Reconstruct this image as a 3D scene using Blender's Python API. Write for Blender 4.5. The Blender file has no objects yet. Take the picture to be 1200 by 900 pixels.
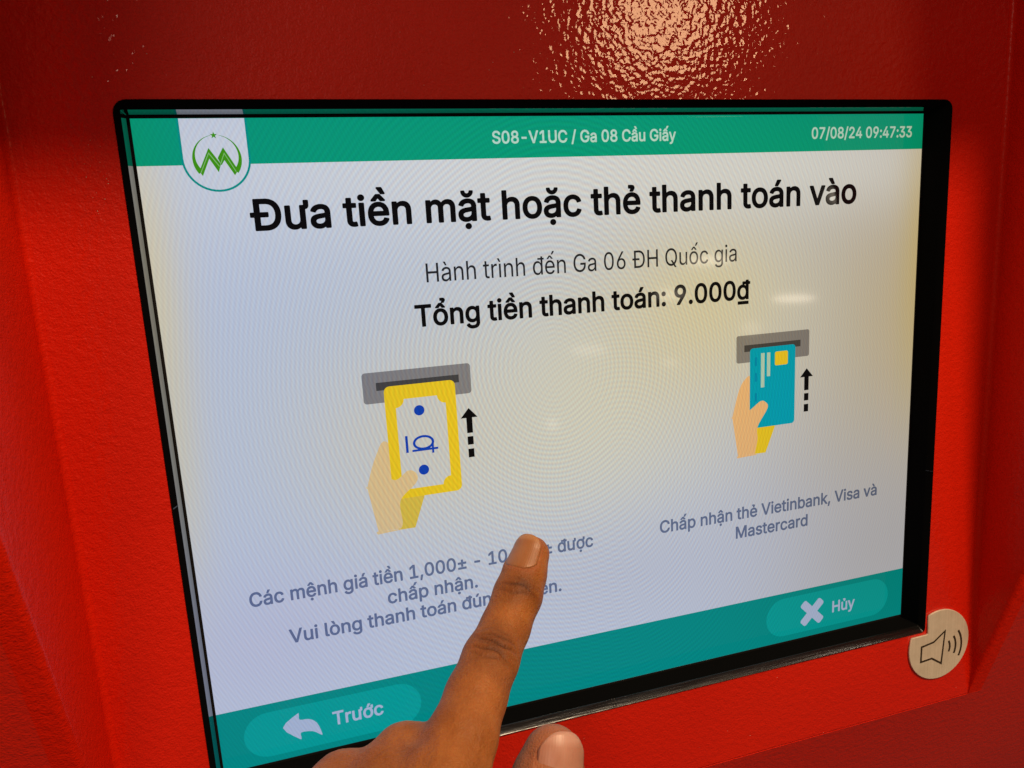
import bpy, bmesh, math, json
import numpy as np
from mathutils import Matrix, Vector

U = 0.00127            # metres per drawing unit; the machine is laid out in these units on the screen's plane:
                       # x to the right, z up along the screen, y into the machine, glass face at y = 0
def V(x, y, z): return Vector((x * U, y * U, z * U))
# the screen leans back so that the front of the machine stands upright
TILT = Matrix.Translation((0, 0, 1.35)) @ Matrix.Rotation(-math.atan(0.325), 4, 'X')

sc = bpy.context.scene
COL = sc.collection
# ------------------------------------------------------------------ camera
cam_d = bpy.data.cameras.new('camera')
cam_d.sensor_width = 36.0
cam_d.lens = 36.0 * 862.0 / 1200.0
cam_d.clip_start = 0.01; cam_d.clip_end = 60
cam = bpy.data.objects.new('camera', cam_d); COL.objects.link(cam)
rx, ry, rz = 1.3844618112941975, 0.0553590284230849, -0.2921081857561831
Rm = Matrix.Rotation(rz, 4, 'Z') @ Matrix.Rotation(ry, 4, 'Y') @ Matrix.Rotation(rx, 4, 'X')
cam.matrix_world = TILT @ Matrix.Translation(V(-83.187, -197.258, 52.385)) @ Rm
sc.camera = cam
cam_d.dof.use_dof = False
# ------------------------------------------------------------------ light
W = bpy.data.worlds.new('World'); sc.world = W; W.use_nodes = True
bg = W.node_tree.nodes['Background']
bg.inputs['Color'].default_value = (1.0, 0.60, 0.46, 1); bg.inputs['Strength'].default_value = 0.05
sc.view_settings.view_transform = 'Standard'; sc.view_settings.look = 'None'
sc.view_settings.exposure = 0.0; sc.view_settings.gamma = 1.0

def lamp(name, origin, direction, dist, size, power, color, size_y=None):
    """station lamp or added fill light: origin (units) + dist metres along direction, facing back"""
    d = Vector(direction).normalized()
    l = bpy.data.lights.new(name, 'AREA')
    l.shape = 'ELLIPSE' if size_y else 'DISK'
    l.size = size
    if size_y: l.size_y = size_y
    l.energy = power; l.color = color
    o = bpy.data.objects.new(name, l); COL.objects.link(o)
    pos = V(*origin) + d * dist
    o.matrix_world = TILT @ Matrix.Translation(pos) @ d.to_track_quat('Z', 'Y').to_matrix().to_4x4()
    return o
lamp('ceiling_downlight', (130, -9, 0), (0.13, -1, 1.2), 1.25, 0.14, 14.2, (1.0, 0.73, 0.46))
lamp('hall_light', (17, -9, 119), (0.458, -0.855, 0.262), 2.2, 0.33, 3.9, (1.0, 0.58, 0.30))
lamp('added_fill_light', (0, 0, 0), (-.55, -1, .45), 3.0, 1.1, 16.0, (1.0, 0.70, 0.52))  # unseen soft light, added to lift the dark red above the screen
FAR = [((67.5, 0, 31), (.764, -1, -.108), .17, .03, .55), ((24.2, 0, 35.5), (.545, -1, -.086), .13, .04, .30),
       ((-2.3, 0, 21.3), (.41, -1, -.158), .16, .04, .16), ((-14.6, 0, .6), (.348, -1, -.263), .045, .045, .22),
       ((37.2, 0, 44.7), (.61, -1, -.039), .2, .035, .5), ((23.9, 0, 14.9), (.543, -1, -.19), .07, .03, .14),
       ((52.1, 0, 22.9), (.686, -1, -.149), .08, .06, .12), ((84.2, 0, 62.3), (.849, -1, .05), .09, .07, .35)]
lamp('hall_light', (75, -8.5, -88), (.562, -.362, .753), 2.0, .10, 2.2, (1.0, .82, .64))
lamp('hall_light', (-22, -8.5, -88), (.26, -.415, .869), 2.0, .12, 1.5, (1.0, .82, .64))
for o_, d_, sx, sy, s_ in FAR:
    lamp('hall_light', o_, d_, 3.0, sx, s_ * sx * sy * 50, (1.0, 0.84, 0.66), sy)

# ------------------------------------------------------------------ helpers
def new_mat(name):
    m = bpy.data.materials.new(name); m.use_nodes = True
    nt = m.node_tree; return m, nt, nt.nodes['Principled BSDF']
def link_mesh(name, me, mat, parent=None, smooth=False):
    if mat: me.materials.append(mat)
    o = bpy.data.objects.new(name, me); COL.objects.link(o)
    if parent: o.parent = parent
    if smooth:
        for p in me.polygons: p.use_smooth = True
    return o
def from_verts(name, vs, fs, mat, parent, smooth=False):
    me = bpy.data.meshes.new(name); me.from_pydata([tuple(V(*v)) for v in vs], [], fs); me.update()
    return link_mesh(name, me, mat, parent, smooth)
def flat(name, loops, y, mat, parent, thick=0.0, offset=0.0, bevel=0.0):
    """filled outline(s) (even-odd holes) in the screen plane, front face at depth y"""
    cu = bpy.data.curves.new('outline', 'CURVE'); cu.dimensions = '2D'; cu.fill_mode = 'BOTH' if thick or bevel else 'FRONT'
    for lp in loops:
        s = cu.splines.new('POLY'); s.points.add(len(lp) - 1); s.use_cyclic_u = True
        for i, (a, b) in enumerate(lp): s.points[i].co = (a, b, 0, 1)
    cu.offset = offset; cu.extrude = thick / 2; cu.bevel_depth = bevel; cu.bevel_resolution = 2
    o = bpy.data.objects.new('outline', cu); COL.objects.link(o)
    bpy.context.view_layer.update()
    me = bpy.data.meshes.new_from_object(o.evaluated_get(bpy.context.evaluated_depsgraph_get()))
    COL.objects.unlink(o); bpy.data.objects.remove(o)
    me.materials.clear()
    n = len(me.vertices); co = np.empty(n * 3, 'f'); me.vertices.foreach_get('co', co); co = co.reshape(-1, 3)
    out = np.stack([co[:, 0], y + thick / 2 + bevel - co[:, 2], co[:, 1]], 1) * U     # curve z (front) -> -y
    me.vertices.foreach_set('co', out.astype('f').ravel()); me.name = name
    me.update()
    ob = link_mesh(name, me, mat, parent)
    return ob
def arc(cx, cz, r, a0, a1, n=10, rz=None):
    rz = rz or r
    return [(cx + r * math.cos(math.radians(a0 + (a1 - a0) * i / n)), cz + rz * math.sin(math.radians(a0 + (a1 - a0) * i / n))) for i in range(n + 1)]
def rrect(x0, x1, z0, z1, r, n=6):
    rs = r if isinstance(r, (tuple, list)) else (r,) * 4        # TR, TL, BL, BR
    out = []
    for (cx, cz, a, q) in ((x1, z1, 0, rs[0]), (x0, z1, 90, rs[1]), (x0, z0, 180, rs[2]), (x1, z0, 270, rs[3])):
        sx = -1 if cx == x1 else 1; sz = -1 if cz == z1 else 1
        out += arc(cx + sx * q, cz + sz * q, q, a, a + 90, n) if q > 0 else [(cx, cz)]
    return out
def rot(pts, cx, cz, deg):
    c, s = math.cos(math.radians(deg)), math.sin(math.radians(deg))
    return [(cx + (x - cx) * c - (z - cz) * s, cz + (x - cx) * s + (z - cz) * c) for x, z in pts]
def smooth_closed(pts, n=6):
    out = []; k = len(pts)
    for i in range(k):
        p0, p1, p2, p3 = [np.array(pts[(i + j) % k], float) for j in (-1, 0, 1, 2)]
        for t in np.linspace(0, 1, n, endpoint=False):
            out.append(tuple(.5 * ((2 * p1) + (-p0 + p2) * t + (2 * p0 - 5 * p1 + 4 * p2 - p3) * t * t + (-p0 + 3 * p1 - 3 * p2 + p3) * t ** 3)))
    return out
def empty(name, parent=None, loc=(0, 0, 0)):
    o = bpy.data.objects.new(name, None); COL.objects.link(o); o.location = V(*loc); o.parent = parent
    o.empty_display_size = .05
    return o

# ------------------------------------------------------------------ materials
def N(nt, t, **kw):
    n = nt.nodes.new(t)
    for k, v in kw.items(): setattr(n, k, v)
    return n
def math_n(nt, op, a, b=None, clamp=False):
    n = nt.nodes.new('ShaderNodeMath'); n.operation = op; n.use_clamp = clamp
    for i, v in enumerate((a, b)):
        if v is None: continue
        if isinstance(v, (int, float)): n.inputs[i].default_value = v
        else: nt.links.new(v, n.inputs[i])
    return n.outputs[0]

def red_paint(name='red_powder_coat', coat=1.0, crough=.045, base=(0.68, 0.013, 0.001), coarse=1.0):
    m, nt, b = new_mat(name)
    tc = N(nt, 'ShaderNodeTexCoord')
    n1 = N(nt, 'ShaderNodeTexNoise'); n1.inputs['Scale'].default_value = 440; n1.inputs['Detail'].default_value = 1.5; n1.inputs['Roughness'].default_value = .45
    n2 = N(nt, 'ShaderNodeTexNoise'); n2.inputs['Scale'].default_value = 9; n2.inputs['Detail'].default_value = 4
    n3 = N(nt, 'ShaderNodeTexNoise'); n3.inputs['Scale'].default_value = 1500; n3.inputs['Detail'].default_value = 2
    for n in (n1, n2, n3): nt.links.new(tc.outputs['Object'], n.inputs['Vector'])
    r = N(nt, 'ShaderNodeValToRGB')
    r.color_ramp.elements[0].color = (base[0] * .88, base[1] * .7, base[2] * .8, 1); r.color_ramp.elements[1].color = (base[0] * 1.08, base[1] * 1.3, base[2] * 1.2, 1)
    mixf = math_n(nt, 'ADD', math_n(nt, 'MULTIPLY', n2.outputs[0], .6), math_n(nt, 'MULTIPLY', n3.outputs[0], .4))
    nt.links.new(mixf, r.inputs[0]); r.color_ramp.elements[0].position = .3; r.color_ramp.elements[1].position = .7
    nt.links.new(r.outputs[0], b.inputs['Base Color'])
    b.inputs['Roughness'].default_value = .45
    b.inputs['Specular IOR Level'].default_value = .25
    b.inputs['Coat Weight'].default_value = coat; b.inputs['Coat Roughness'].default_value = crough
    bp = N(nt, 'ShaderNodeBump'); bp.inputs['Strength'].default_value = 1; bp.inputs['Distance'].default_value = .00018 * coarse
    nt.links.new(n1.outputs[0], bp.inputs['Height'])
    bq = N(nt, 'ShaderNodeBump'); bq.inputs['Strength'].default_value = 1; bq.inputs['Distance'].default_value = .00028
    nt.links.new(math_n(nt, 'ADD', n1.outputs[0], math_n(nt, 'MULTIPLY', n3.outputs[0], .8)), bq.inputs['Height'])
    nt.links.new(bq.outputs[0], b.inputs['Normal']); nt.links.new(bp.outputs[0], b.inputs['Coat Normal'])
    return m
def black_plastic(name, rough, base=.006, scratch=True):
    m, nt, b = new_mat(name)
    b.inputs['Base Color'].default_value = (base, base, base, 1); b.inputs['Roughness'].default_value = rough
    if scratch:
        tc = N(nt, 'ShaderNodeTexCoord'); mp = N(nt, 'ShaderNodeMapping'); mp.inputs['Scale'].default_value = (60, 1500, 1500)
        mp.inputs['Rotation'].default_value = (0, .25, 0)
        n = N(nt, 'ShaderNodeTexNoise'); n.inputs['Scale'].default_value = 1; n.inputs['Detail'].default_value = 3
        nt.links.new(tc.outputs['Object'], mp.inputs[0]); nt.links.new(mp.outputs[0], n.inputs['Vector'])
        bp = N(nt, 'ShaderNodeBump'); bp.inputs['Strength'].default_value = .8; bp.inputs['Distance'].default_value = .00009
        nt.links.new(n.outputs[0], bp.inputs['Height']); nt.links.new(bp.outputs[0], b.inputs['Normal'])
        nt.links.new(math_n(nt, 'ADD', math_n(nt, 'MULTIPLY', n.outputs[0], .25), rough - .08), b.inputs['Roughness'])
    return m
RED = red_paint()
RED_SIDE = red_paint('red_powder_coat_side', .12, .2)
RED_SIDE.node_tree.nodes['Principled BSDF'].inputs['Specular IOR Level'].default_value = .08
GLOSS = black_plastic('glossy_black_plastic', .04, .003, False)
GLOSS.node_tree.nodes['Principled BSDF'].inputs['Specular IOR Level'].default_value = 1.0
SCUFF = black_plastic('scuffed_black_plastic', .2, .004)
SCUFF.node_tree.nodes['Principled BSDF'].inputs['Specular IOR Level'].default_value = .5
DULL = black_plastic('dull_black_plastic', .6, .004, False)
DULL.node_tree.nodes['Principled BSDF'].inputs['Specular IOR Level'].default_value = .02
DULL.node_tree.nodes['Principled BSDF'].inputs['IOR'].default_value = 1.08
MATTE = black_plastic('matte_black_mask', .5, .004, False)

# ------------------------------------------------------------------ the ticket machine
machine = empty('ticket_machine')
machine['label'] = 'glossy red ticket machine with recessed touch screen in black bezel'
machine['category'] = 'ticket machine'
PX, ZB, ZT, FY = 138.5, -118.0, 172.0, -9.0
SL = 0.325
def fy(z): return FY - SL * (z - ZB)
HX, HT, HB = 116.75, 88.8, -88.8      # bezel outer half sizes
plate_hole = rrect(-HX + .2, HX - .2, HB + .2, HT - .2, (2.8, 2.8, 1.4, 1.4))
flat('screen_surround', [[(-PX, ZB), (PX, ZB), (PX, ZT + 2), (-PX, ZT + 2)], plate_hole], FY, RED, machine, thick=1.4, offset=-.3, bevel=.3)
# side cheeks with a small fillet at the plate and a rounded front arris
def cheek(s):
    prof = []                                     # (x inward offset, fraction) as function of z
    vs, fs = [], []
    zs = np.linspace(ZB, ZT + 1, 26)
    for z in zs:
        yf = fy(z); d = FY - yf
        r = min(1.6, d * .5); q = min(1.8, d * .4)
        ring = []
        for a in np.linspace(0, 90, 6):           # fillet from plate to cheek
            ring.append((PX + .02 - r + r * math.sin(math.radians(a)), FY - .02 - r + r * math.cos(math.radians(a))))
        for a in np.linspace(0, 90, 6):           # rounded front edge
            ring.append((PX + .02 + q - q * math.cos(math.radians(a)), yf + q - q * math.sin(math.radians(a)) - .02))
        ring.append((PX + 6, yf - .02 ))
        vs += [(s * x, y, z) for x, y in ring]
    n = 13
    for i in range(len(zs) - 1):
        for j in range(n - 1):
            f = [i * n + j, i * n + j + 1, (i + 1) * n + j + 1, (i + 1) * n + j]
            fs.append(f if s < 0 else f[::-1])
    return from_verts('side_cheek', vs, fs, RED_SIDE, machine, True)
cheek(-1); cheek(1)
# soffit of the hood above
from_verts('hood_soffit', [(-PX, FY, ZT), (PX, FY, ZT), (PX, fy(ZT) , ZT), (-PX, fy(ZT), ZT), (-PX, FY, ZT + 2), (PX, FY, ZT + 2), (PX, fy(ZT), ZT + 2), (-PX, fy(ZT), ZT + 2)],
           [(0, 3, 2, 1), (4, 5, 6, 7), (0, 1, 5, 4), (2, 3, 7, 6), (1, 2, 6, 5), (3, 0, 4, 7)], RED, machine)
# upright front of the machine: four sheets round the opening
def fascia():
    vs, fs = [], []
    XO, Z0, Z1, T = 330, -420, 330, 3.0
    X = [-XO, -PX - 5.8, PX + 5.8, XO]; Z = [Z0, ZB, ZT, Z1]
    nrm = np.array([-1, -SL]) / math.hypot(1, SL)
    def add(x0, x1, z0, z1):
        k = len(vs)
        for off in (0, T):
            for x, z in ((x0, z0), (x1, z0), (x1, z1), (x0, z1)): vs.append((x, fy(z) - nrm[0] * off, z - nrm[1] * off))
        for f in ((0, 1, 2, 3), (7, 6, 5, 4), (0, 4, 5, 1), (1, 5, 6, 2), (2, 6, 7, 3), (3, 7, 4, 0)): fs.append([k + i for i in f])
    add(X[0], X[3], Z[0], Z[1] - 0.4); add(X[0], X[1], Z[1] - .4, Z[3]); add(X[2], X[3], Z[1] - .4, Z[3]); add(X[1], X[2], Z[2] + 2, Z[3])
    o = from_verts('front_panel', vs, fs, RED, machine)
    # closed cabinet behind
    from_verts('cabinet', [(x, y, z) for z in (Z0, Z1) for x, y in ((-XO + 1, fy(z) + 4), (XO - 1, fy(z) + 4), (XO - 1, fy(z) + 260), (-XO + 1, fy(z) + 260))],
               [(0, 1, 2, 3), (7, 6, 5, 4), (1, 5, 6, 2), (2, 6, 7, 3), (3, 7, 4, 0)], RED, machine)
fascia()

# bezel: profile swept round the screen
def bezel():
    prof = [(1.0, -7.6), (1.0, -9.1), (.96, -9.32), (.90, -9.42), (.86, -9.40), (.80, -9.26), (.06, -7.45), (.02, -7.2), (0, -6.9), (0, -.45), (-.03, -.3)]   # (fraction of margin, y)
    rad = {}
    vs, fs = [], []
    for fr, y in prof:
        ox = .55 + 1.2 * fr; oz = .65 + 1.9 * fr
        r = max(.35, 3.0 * fr); rb = max(.35, 1.6 * fr)
        lp = rrect(-115 - ox, 115 + ox, -86.25 - oz, 86.25 + oz, (r, r, rb, rb), 6)
        vs += [(x, y, z) for x, z in lp]; n = len(lp)
    for i in range(len(prof) - 1):
        for j in range(n):
            a, b = i * n + j, i * n + (j + 1) % n
            fs.append((a, b, b + n, a + n))
    o = from_verts('bezel', vs, fs, GLOSS, machine, True)
    me = o.data
    bm = bmesh.new(); bm.from_mesh(me); bmesh.ops.recalc_face_normals(bm, faces=bm.faces)
    for f in bm.faces: pass
    bm.to_mesh(me); bm.free()
    me.materials.append(DULL); me.materials.append(SCUFF)
    for p in me.polygons:
        c = p.center / U
        if c.y < -7.15: p.material_index = 2 if (c.z < -86.9 and abs(c.x) < 115.61) else 1
        elif c.x > 115.2 or c.z < -86.5: p.material_index = 1
    return o
bz = bezel()
# black mask between wall and picture
flat('mask', [rrect(-118, 118, -89, 89, 2), [(-115, -86.25), (115, -86.25), (115, 86.25), (-115, 86.25)]], -.25, MATTE, machine, thick=.2)
# small moulding joints on the bezel
def joint(a, b, back, w):
    """thin raised moulding joint running down the chamfer from a to b"""
    a, b, back, w = [np.array(q, float) for q in (a, b, back, w)]
    vs = [a - w, a + w, b + w, b - w]; vs += [v + back for v in vs]
    from_verts('joint', [tuple(v) for v in vs], [(0, 1, 2, 3), (7, 6, 5, 4), (0, 4, 5, 1), (1, 5, 6, 2), (2, 6, 7, 3), (3, 7, 4, 0)], SCUFF, bz)
for dx in (-.45, .45): joint((-1.6 + dx, -7.3, -86.75), (-1.6 + dx, -9.45, -88.2), (0, .5, -.5), (.15, 0, 0))
for sx_, cz in ((-1, -6), (1, -30)): joint((sx_ * 115.5, -7.3, cz), (sx_ * 116.35, -9.5, cz), (sx_ * .4, .5, 0), (0, 0, .16))

# flecks of pale dust on the paint left of the screen
dust, nt_, b_ = new_mat('pale_dust'); b_.inputs['Base Color'].default_value = (.55, .36, .28, 1); b_.inputs['Roughness'].default_value = .3
rd = np.random.RandomState(7); vs, fs = [], []
for k in range(46):
    if k < 20: x, z = -122.5 + rd.randn() * 1.6, 73 + rd.randn() * 4.5
    else: x, z = rd.uniform(-136, 137), rd.choice([-1, 1]) * rd.uniform(92, 116)
    if abs(x) < 118 and abs(z) < 91: continue
    r = rd.uniform(.05, .16); n0 = len(vs)
    for q in range(6):
        a = q * math.pi / 3 + rd.rand(); vs.append((x + r * rd.uniform(.6, 1.4) * math.cos(a), FY - .02, z + r * rd.uniform(.6, 1.3) * math.sin(a)))
    vs.append((x, FY - .09, z)); fs += [(n0 + q, n0 + (q + 1) % 6, n0 + 6) for q in range(6)]
dd = from_verts('dust', vs, fs, dust, machine); dd['kind'] = 'stuff'

# ------------------------------------------------------------------ the screen picture
screen_ref = machine
def emis(name, col, warm=1.0, grain=1.0):
    """LCD colour: picture colour x tint painted by position for viewing angle and edge yellowing x pixel-grid interference; coat = cover glass"""
    m, nt, b = new_mat(name)
    b.inputs['Base Color'].default_value = (.0015, .0015, .0015, 1)
    b.inputs['Roughness'].default_value = .06; b.inputs['Specular IOR Level'].default_value = .33
    tc = N(nt, 'ShaderNodeTexCoord'); tc.object = screen_ref
    mp = N(nt, 'ShaderNodeVectorMath'); mp.operation = 'SCALE'; mp.inputs['Scale'].default_value = 1 / U
    nt.links.new(tc.outputs['Object'], mp.inputs[0])
    sx = N(nt, 'ShaderNodeSeparateXYZ'); nt.links.new(mp.outputs[0], sx.inputs[0])
    X, Z = sx.outputs['X'], sx.outputs['Z']
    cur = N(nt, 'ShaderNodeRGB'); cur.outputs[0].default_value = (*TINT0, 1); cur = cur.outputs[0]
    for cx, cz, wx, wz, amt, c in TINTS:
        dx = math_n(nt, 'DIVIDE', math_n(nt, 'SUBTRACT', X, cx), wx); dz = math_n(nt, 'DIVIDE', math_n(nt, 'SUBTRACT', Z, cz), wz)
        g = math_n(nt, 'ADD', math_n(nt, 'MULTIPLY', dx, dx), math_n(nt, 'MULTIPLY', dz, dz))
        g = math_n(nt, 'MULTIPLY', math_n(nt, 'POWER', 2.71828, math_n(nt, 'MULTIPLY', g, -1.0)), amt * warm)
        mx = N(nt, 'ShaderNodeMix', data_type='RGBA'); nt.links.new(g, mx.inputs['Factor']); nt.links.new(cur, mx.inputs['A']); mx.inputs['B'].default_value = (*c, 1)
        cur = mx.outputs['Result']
    # interference rings and pixel columns
    wob = N(nt, 'ShaderNodeTexNoise'); wob.inputs['Scale'].default_value = .018; wob.inputs['Detail'].default_value = 0; nt.links.new(mp.outputs[0], wob.inputs['Vector'])
    def ring(cx, cz, period, amp, ph=0):
        dx = math_n(nt, 'SUBTRACT', X, cx); dz = math_n(nt, 'MULTIPLY', math_n(nt, 'SUBTRACT', Z, cz), .82)
        r = math_n(nt, 'ADD', math_n(nt, 'MULTIPLY', wob.outputs[0], 9.0), math_n(nt, 'SQRT', math_n(nt, 'ADD', math_n(nt, 'MULTIPLY', dx, dx), math_n(nt, 'MULTIPLY', dz, dz))))
        s = math_n(nt, 'SINE', math_n(nt, 'ADD', math_n(nt, 'MULTIPLY', r, 2 * math.pi / period), ph))
        fade = math_n(nt, 'POWER', 2.71828, math_n(nt, 'MULTIPLY', math_n(nt, 'MULTIPLY', r, r), -1 / (105. * 105.)))
        core = math_n(nt, 'SUBTRACT', 1.0, math_n(nt, 'POWER', 2.71828, math_n(nt, 'MULTIPLY', math_n(nt, 'MULTIPLY', r, r), -1 / (16. * 16.))))
        return math_n(nt, 'MULTIPLY', math_n(nt, 'MULTIPLY', math_n(nt, 'MULTIPLY', s, fade), core), amp)
    chans = []
    col_ = math_n(nt, 'MULTIPLY', math_n(nt, 'SINE', math_n(nt, 'ADD', math_n(nt, 'MULTIPLY', X, 2 * math.pi / .86), math_n(nt, 'MULTIPLY', Z, 3.1))), .032 * grain)
    for ph in (0, .9, 1.8):
        a = math_n(nt, 'ADD', ring(-13, 17, 1.28, .075 * grain, ph), col_)
        a = math_n(nt, 'ADD', a, ring(6, -22, 1.2, .04 * grain, ph))
        chans.append(math_n(nt, 'ADD', a, 1.0))
    cb = N(nt, 'ShaderNodeCombineXYZ')
    for i, cch in enumerate(chans): nt.links.new(cch, cb.inputs[i])
    mul = N(nt, 'ShaderNodeMix', data_type='RGBA', blend_type='MULTIPLY'); mul.inputs['Factor'].default_value = 1
    nt.links.new(cur, mul.inputs['A']); nt.links.new(cb.outputs[0], mul.inputs['B'])
    m2 = N(nt, 'ShaderNodeMix', data_type='RGBA', blend_type='MULTIPLY'); m2.inputs['Factor'].default_value = 1
    nt.links.new(mul.outputs['Result'], m2.inputs['A']); m2.inputs['B'].default_value = (*col, 1)
    nt.links.new(m2.outputs['Result'], b.inputs['Emission Color']); b.inputs['Emission Strength'].default_value = 1.0
    return m
TINT0 = (.44, .50, .66)  # base and blobs: viewing-angle colour shift and haze painted by position, plus edge yellowing
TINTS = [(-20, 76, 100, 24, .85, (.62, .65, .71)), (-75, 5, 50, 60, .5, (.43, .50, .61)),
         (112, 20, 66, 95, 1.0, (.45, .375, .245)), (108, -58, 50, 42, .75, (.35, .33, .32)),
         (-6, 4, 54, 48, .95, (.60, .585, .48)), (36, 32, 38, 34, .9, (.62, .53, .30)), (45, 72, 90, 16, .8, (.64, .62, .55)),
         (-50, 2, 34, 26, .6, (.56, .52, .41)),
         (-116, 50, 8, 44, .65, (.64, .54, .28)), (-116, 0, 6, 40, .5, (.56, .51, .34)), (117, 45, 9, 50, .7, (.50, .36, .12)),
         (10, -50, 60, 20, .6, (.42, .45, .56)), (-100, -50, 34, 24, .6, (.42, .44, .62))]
def hexl(h):
    c = [int(h[i:i + 2], 16) / 255 for i in (0, 2, 4)]
    return tuple(x / 12.92 if x <= .04045 else ((x + .055) / 1.055) ** 2.4 for x in c)
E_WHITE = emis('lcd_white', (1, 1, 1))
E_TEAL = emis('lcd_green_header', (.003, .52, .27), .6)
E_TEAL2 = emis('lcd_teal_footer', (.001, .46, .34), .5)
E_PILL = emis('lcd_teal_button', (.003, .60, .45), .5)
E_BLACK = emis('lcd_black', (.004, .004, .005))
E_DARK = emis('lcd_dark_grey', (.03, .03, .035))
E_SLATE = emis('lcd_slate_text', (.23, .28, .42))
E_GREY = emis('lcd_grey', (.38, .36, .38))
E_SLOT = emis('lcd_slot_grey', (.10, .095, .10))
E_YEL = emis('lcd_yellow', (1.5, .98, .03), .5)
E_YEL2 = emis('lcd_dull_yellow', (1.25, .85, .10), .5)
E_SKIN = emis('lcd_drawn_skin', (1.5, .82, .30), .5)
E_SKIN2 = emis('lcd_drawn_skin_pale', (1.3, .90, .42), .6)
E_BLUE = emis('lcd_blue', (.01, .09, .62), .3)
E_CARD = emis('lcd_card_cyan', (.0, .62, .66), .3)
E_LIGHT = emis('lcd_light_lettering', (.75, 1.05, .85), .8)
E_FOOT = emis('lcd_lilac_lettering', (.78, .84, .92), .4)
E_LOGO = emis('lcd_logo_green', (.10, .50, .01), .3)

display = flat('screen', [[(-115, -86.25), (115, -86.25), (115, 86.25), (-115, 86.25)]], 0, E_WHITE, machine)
L1, L2, L3, L4, L5 = -.05, -.08, -.11, -.14, -.17
S = lambda name, loops, y, mat: flat(name, loops, y, mat, display)
S('header_band', [[(-115, 75.5), (115, 75.5), (115, 86.25), (-115, 86.25)]], L1, E_TEAL)
S('footer_band', [[(-115, -86.25), (115, -86.25), (115, -68.4), (-115, -68.4)]], L1, E_TEAL2)
tabc = (-97.2, 77.0)
S('emblem_tab_rim', [[(-105.1, 86.2), ] + arc(*tabc, 7.9, 180, 360, 24) + [(-89.3, 86.2)]], L2, E_TEAL2)
S('emblem_tab', [[(-104.6, 86.2), ] + arc(*tabc, 7.4, 180, 360, 24) + [(-89.8, 86.2)]], L3, E_WHITE)
# emblem: tapering ring, peaks and star
cx, cz = -97.0, 76.8
for sgn in (-1, 1):
    angs = np.radians(np.linspace(100, 217, 28)); o_, i_ = [], []
    for k, t in enumerate(angs):
        w = .08 + 1.15 * (k / 27) ** 1.5
        x, z = -sgn * math.cos(t), math.sin(t)
        o_.append((cx + 5.6 * x, cz + 5.6 * z)); i_.append((cx + (5.6 - w) * x, cz + (5.6 - w) * z))
    S('emblem_ring', [o_ + i_[::-1]], L4, E_LOGO)
S('emblem_peaks', [[(-101.4, 74.0), (-98.7, 79.4), (-96.3, 75.6), (-97.0, 73.7), (-98.8, 76.9), (-100.7, 72.9)]], L4 - .005, E_LOGO)
S('emblem_peaks', [[(-96.9, 77.0), (-95.4, 79.5), (-92.5, 74.1), (-93.4, 72.9), (-95.4, 76.5), (-96.2, 75.3)]], L4 - .008, E_LOGO)
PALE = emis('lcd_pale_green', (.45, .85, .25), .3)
S('emblem_stroke', [[(-101.15, 73.7), (-98.8, 78.4), (-96.6, 75.1), (-96.75, 75.0), (-98.8, 78.0), (-101.0, 73.6)]], L5, PALE)
S('emblem_stroke', [[(-96.45, 75.7), (-95.3, 78.3), (-92.95, 73.8), (-93.1, 73.7), (-95.3, 77.9), (-96.3, 75.6)]], L5, PALE)
S('emblem_star', [[(-97.2 + (.85 if k % 2 == 0 else .35) * math.cos(math.radians(90 + 36 * k)), 82.3 + (.85 if k % 2 == 0 else .35) * math.sin(math.radians(90 + 36 * k))) for k in range(10)]], L4, E_LOGO)
# buttons
def pill(x0, x1, z0, z1): return arc(x0 + (z1 - z0) / 2, (z0 + z1) / 2, (z1 - z0) / 2, 90, 270, 16) + arc(x1 - (z1 - z0) / 2, (z0 + z1) / 2, (z1 - z0) / 2, -90, 90, 16)
S('button', [pill(-108.8, -59.4, -84.4, -70.9)], L2, E_PILL)
S('button', [pill(58.6, 108.9, -84.1, -70.3)], L2, E_PILL)
S('back_arrow', [smooth_closed([(-98.4, -76.6), (-94.3, -73.3), (-93.8, -73.5), (-93.7, -75.2), (-91.2, -75.6), (-89.2, -77.3), (-88.1, -80.9), (-88.5, -81.2), (-90.6, -79.6), (-93.7, -79.2), (-93.8, -80.8), (-94.4, -81.0)], 3)], L3, E_FOOT)
for a in (45, -45):
    S('cross_bar', [rot(rrect(71.4, 82.4, -79.0, -76.0, .8, 4), 76.9, -77.5, a)], L3 + (.01 if a > 0 else 0), E_FOOT)
# note going into its slot
S('slot_plate', [rrect(-67.8, -38.0, 12.5, 21.0, .9)], L1, E_GREY)
S('slot', [[(-64.2, 15.9), (-41.4, 15.9), (-41.4, 18.1), (-64.2, 18.1)]], L2, E_SLOT)
S('drawn_fingers', [smooth_closed([(-62.6, 1.5), (-66.2, -2.6), (-69.0, -10.5), (-69.0, -11), (-67.1, -23.5), (-67.0, -23.6), (-57.0, -24.2), (-56.9, -24.1), (-57.0, -12)], 5)], L1, E_SKIN2)
S('drawn_cuff', [[(-61.5, -24.0), (-56.8, -24.2), (-53.4, -15), (-62, -13)]], L2, E_YEL2)
S('banknote', [rrect(-62.3, -42.6, -15.2, 16.8, 1.6)], L3, E_YEL)
wx0, wx1, wz0, wz1, cr = -59.4, -45.6, -12.7, 12.9, 2.3
S('banknote_field', [arc(wx1, wz1, cr, 270, 180, 6) + arc(wx0, wz1, cr, 0, -90, 6) + arc(wx0, wz0, cr, 90, 0, 6) + arc(wx1, wz0, cr, 180, 90, 6)], L4, E_WHITE)
for z in (9.3, -7.7): S('dot', [arc(-53.1, z, 1.45, 0, 345, 20)], L5, E_BLUE)
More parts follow.
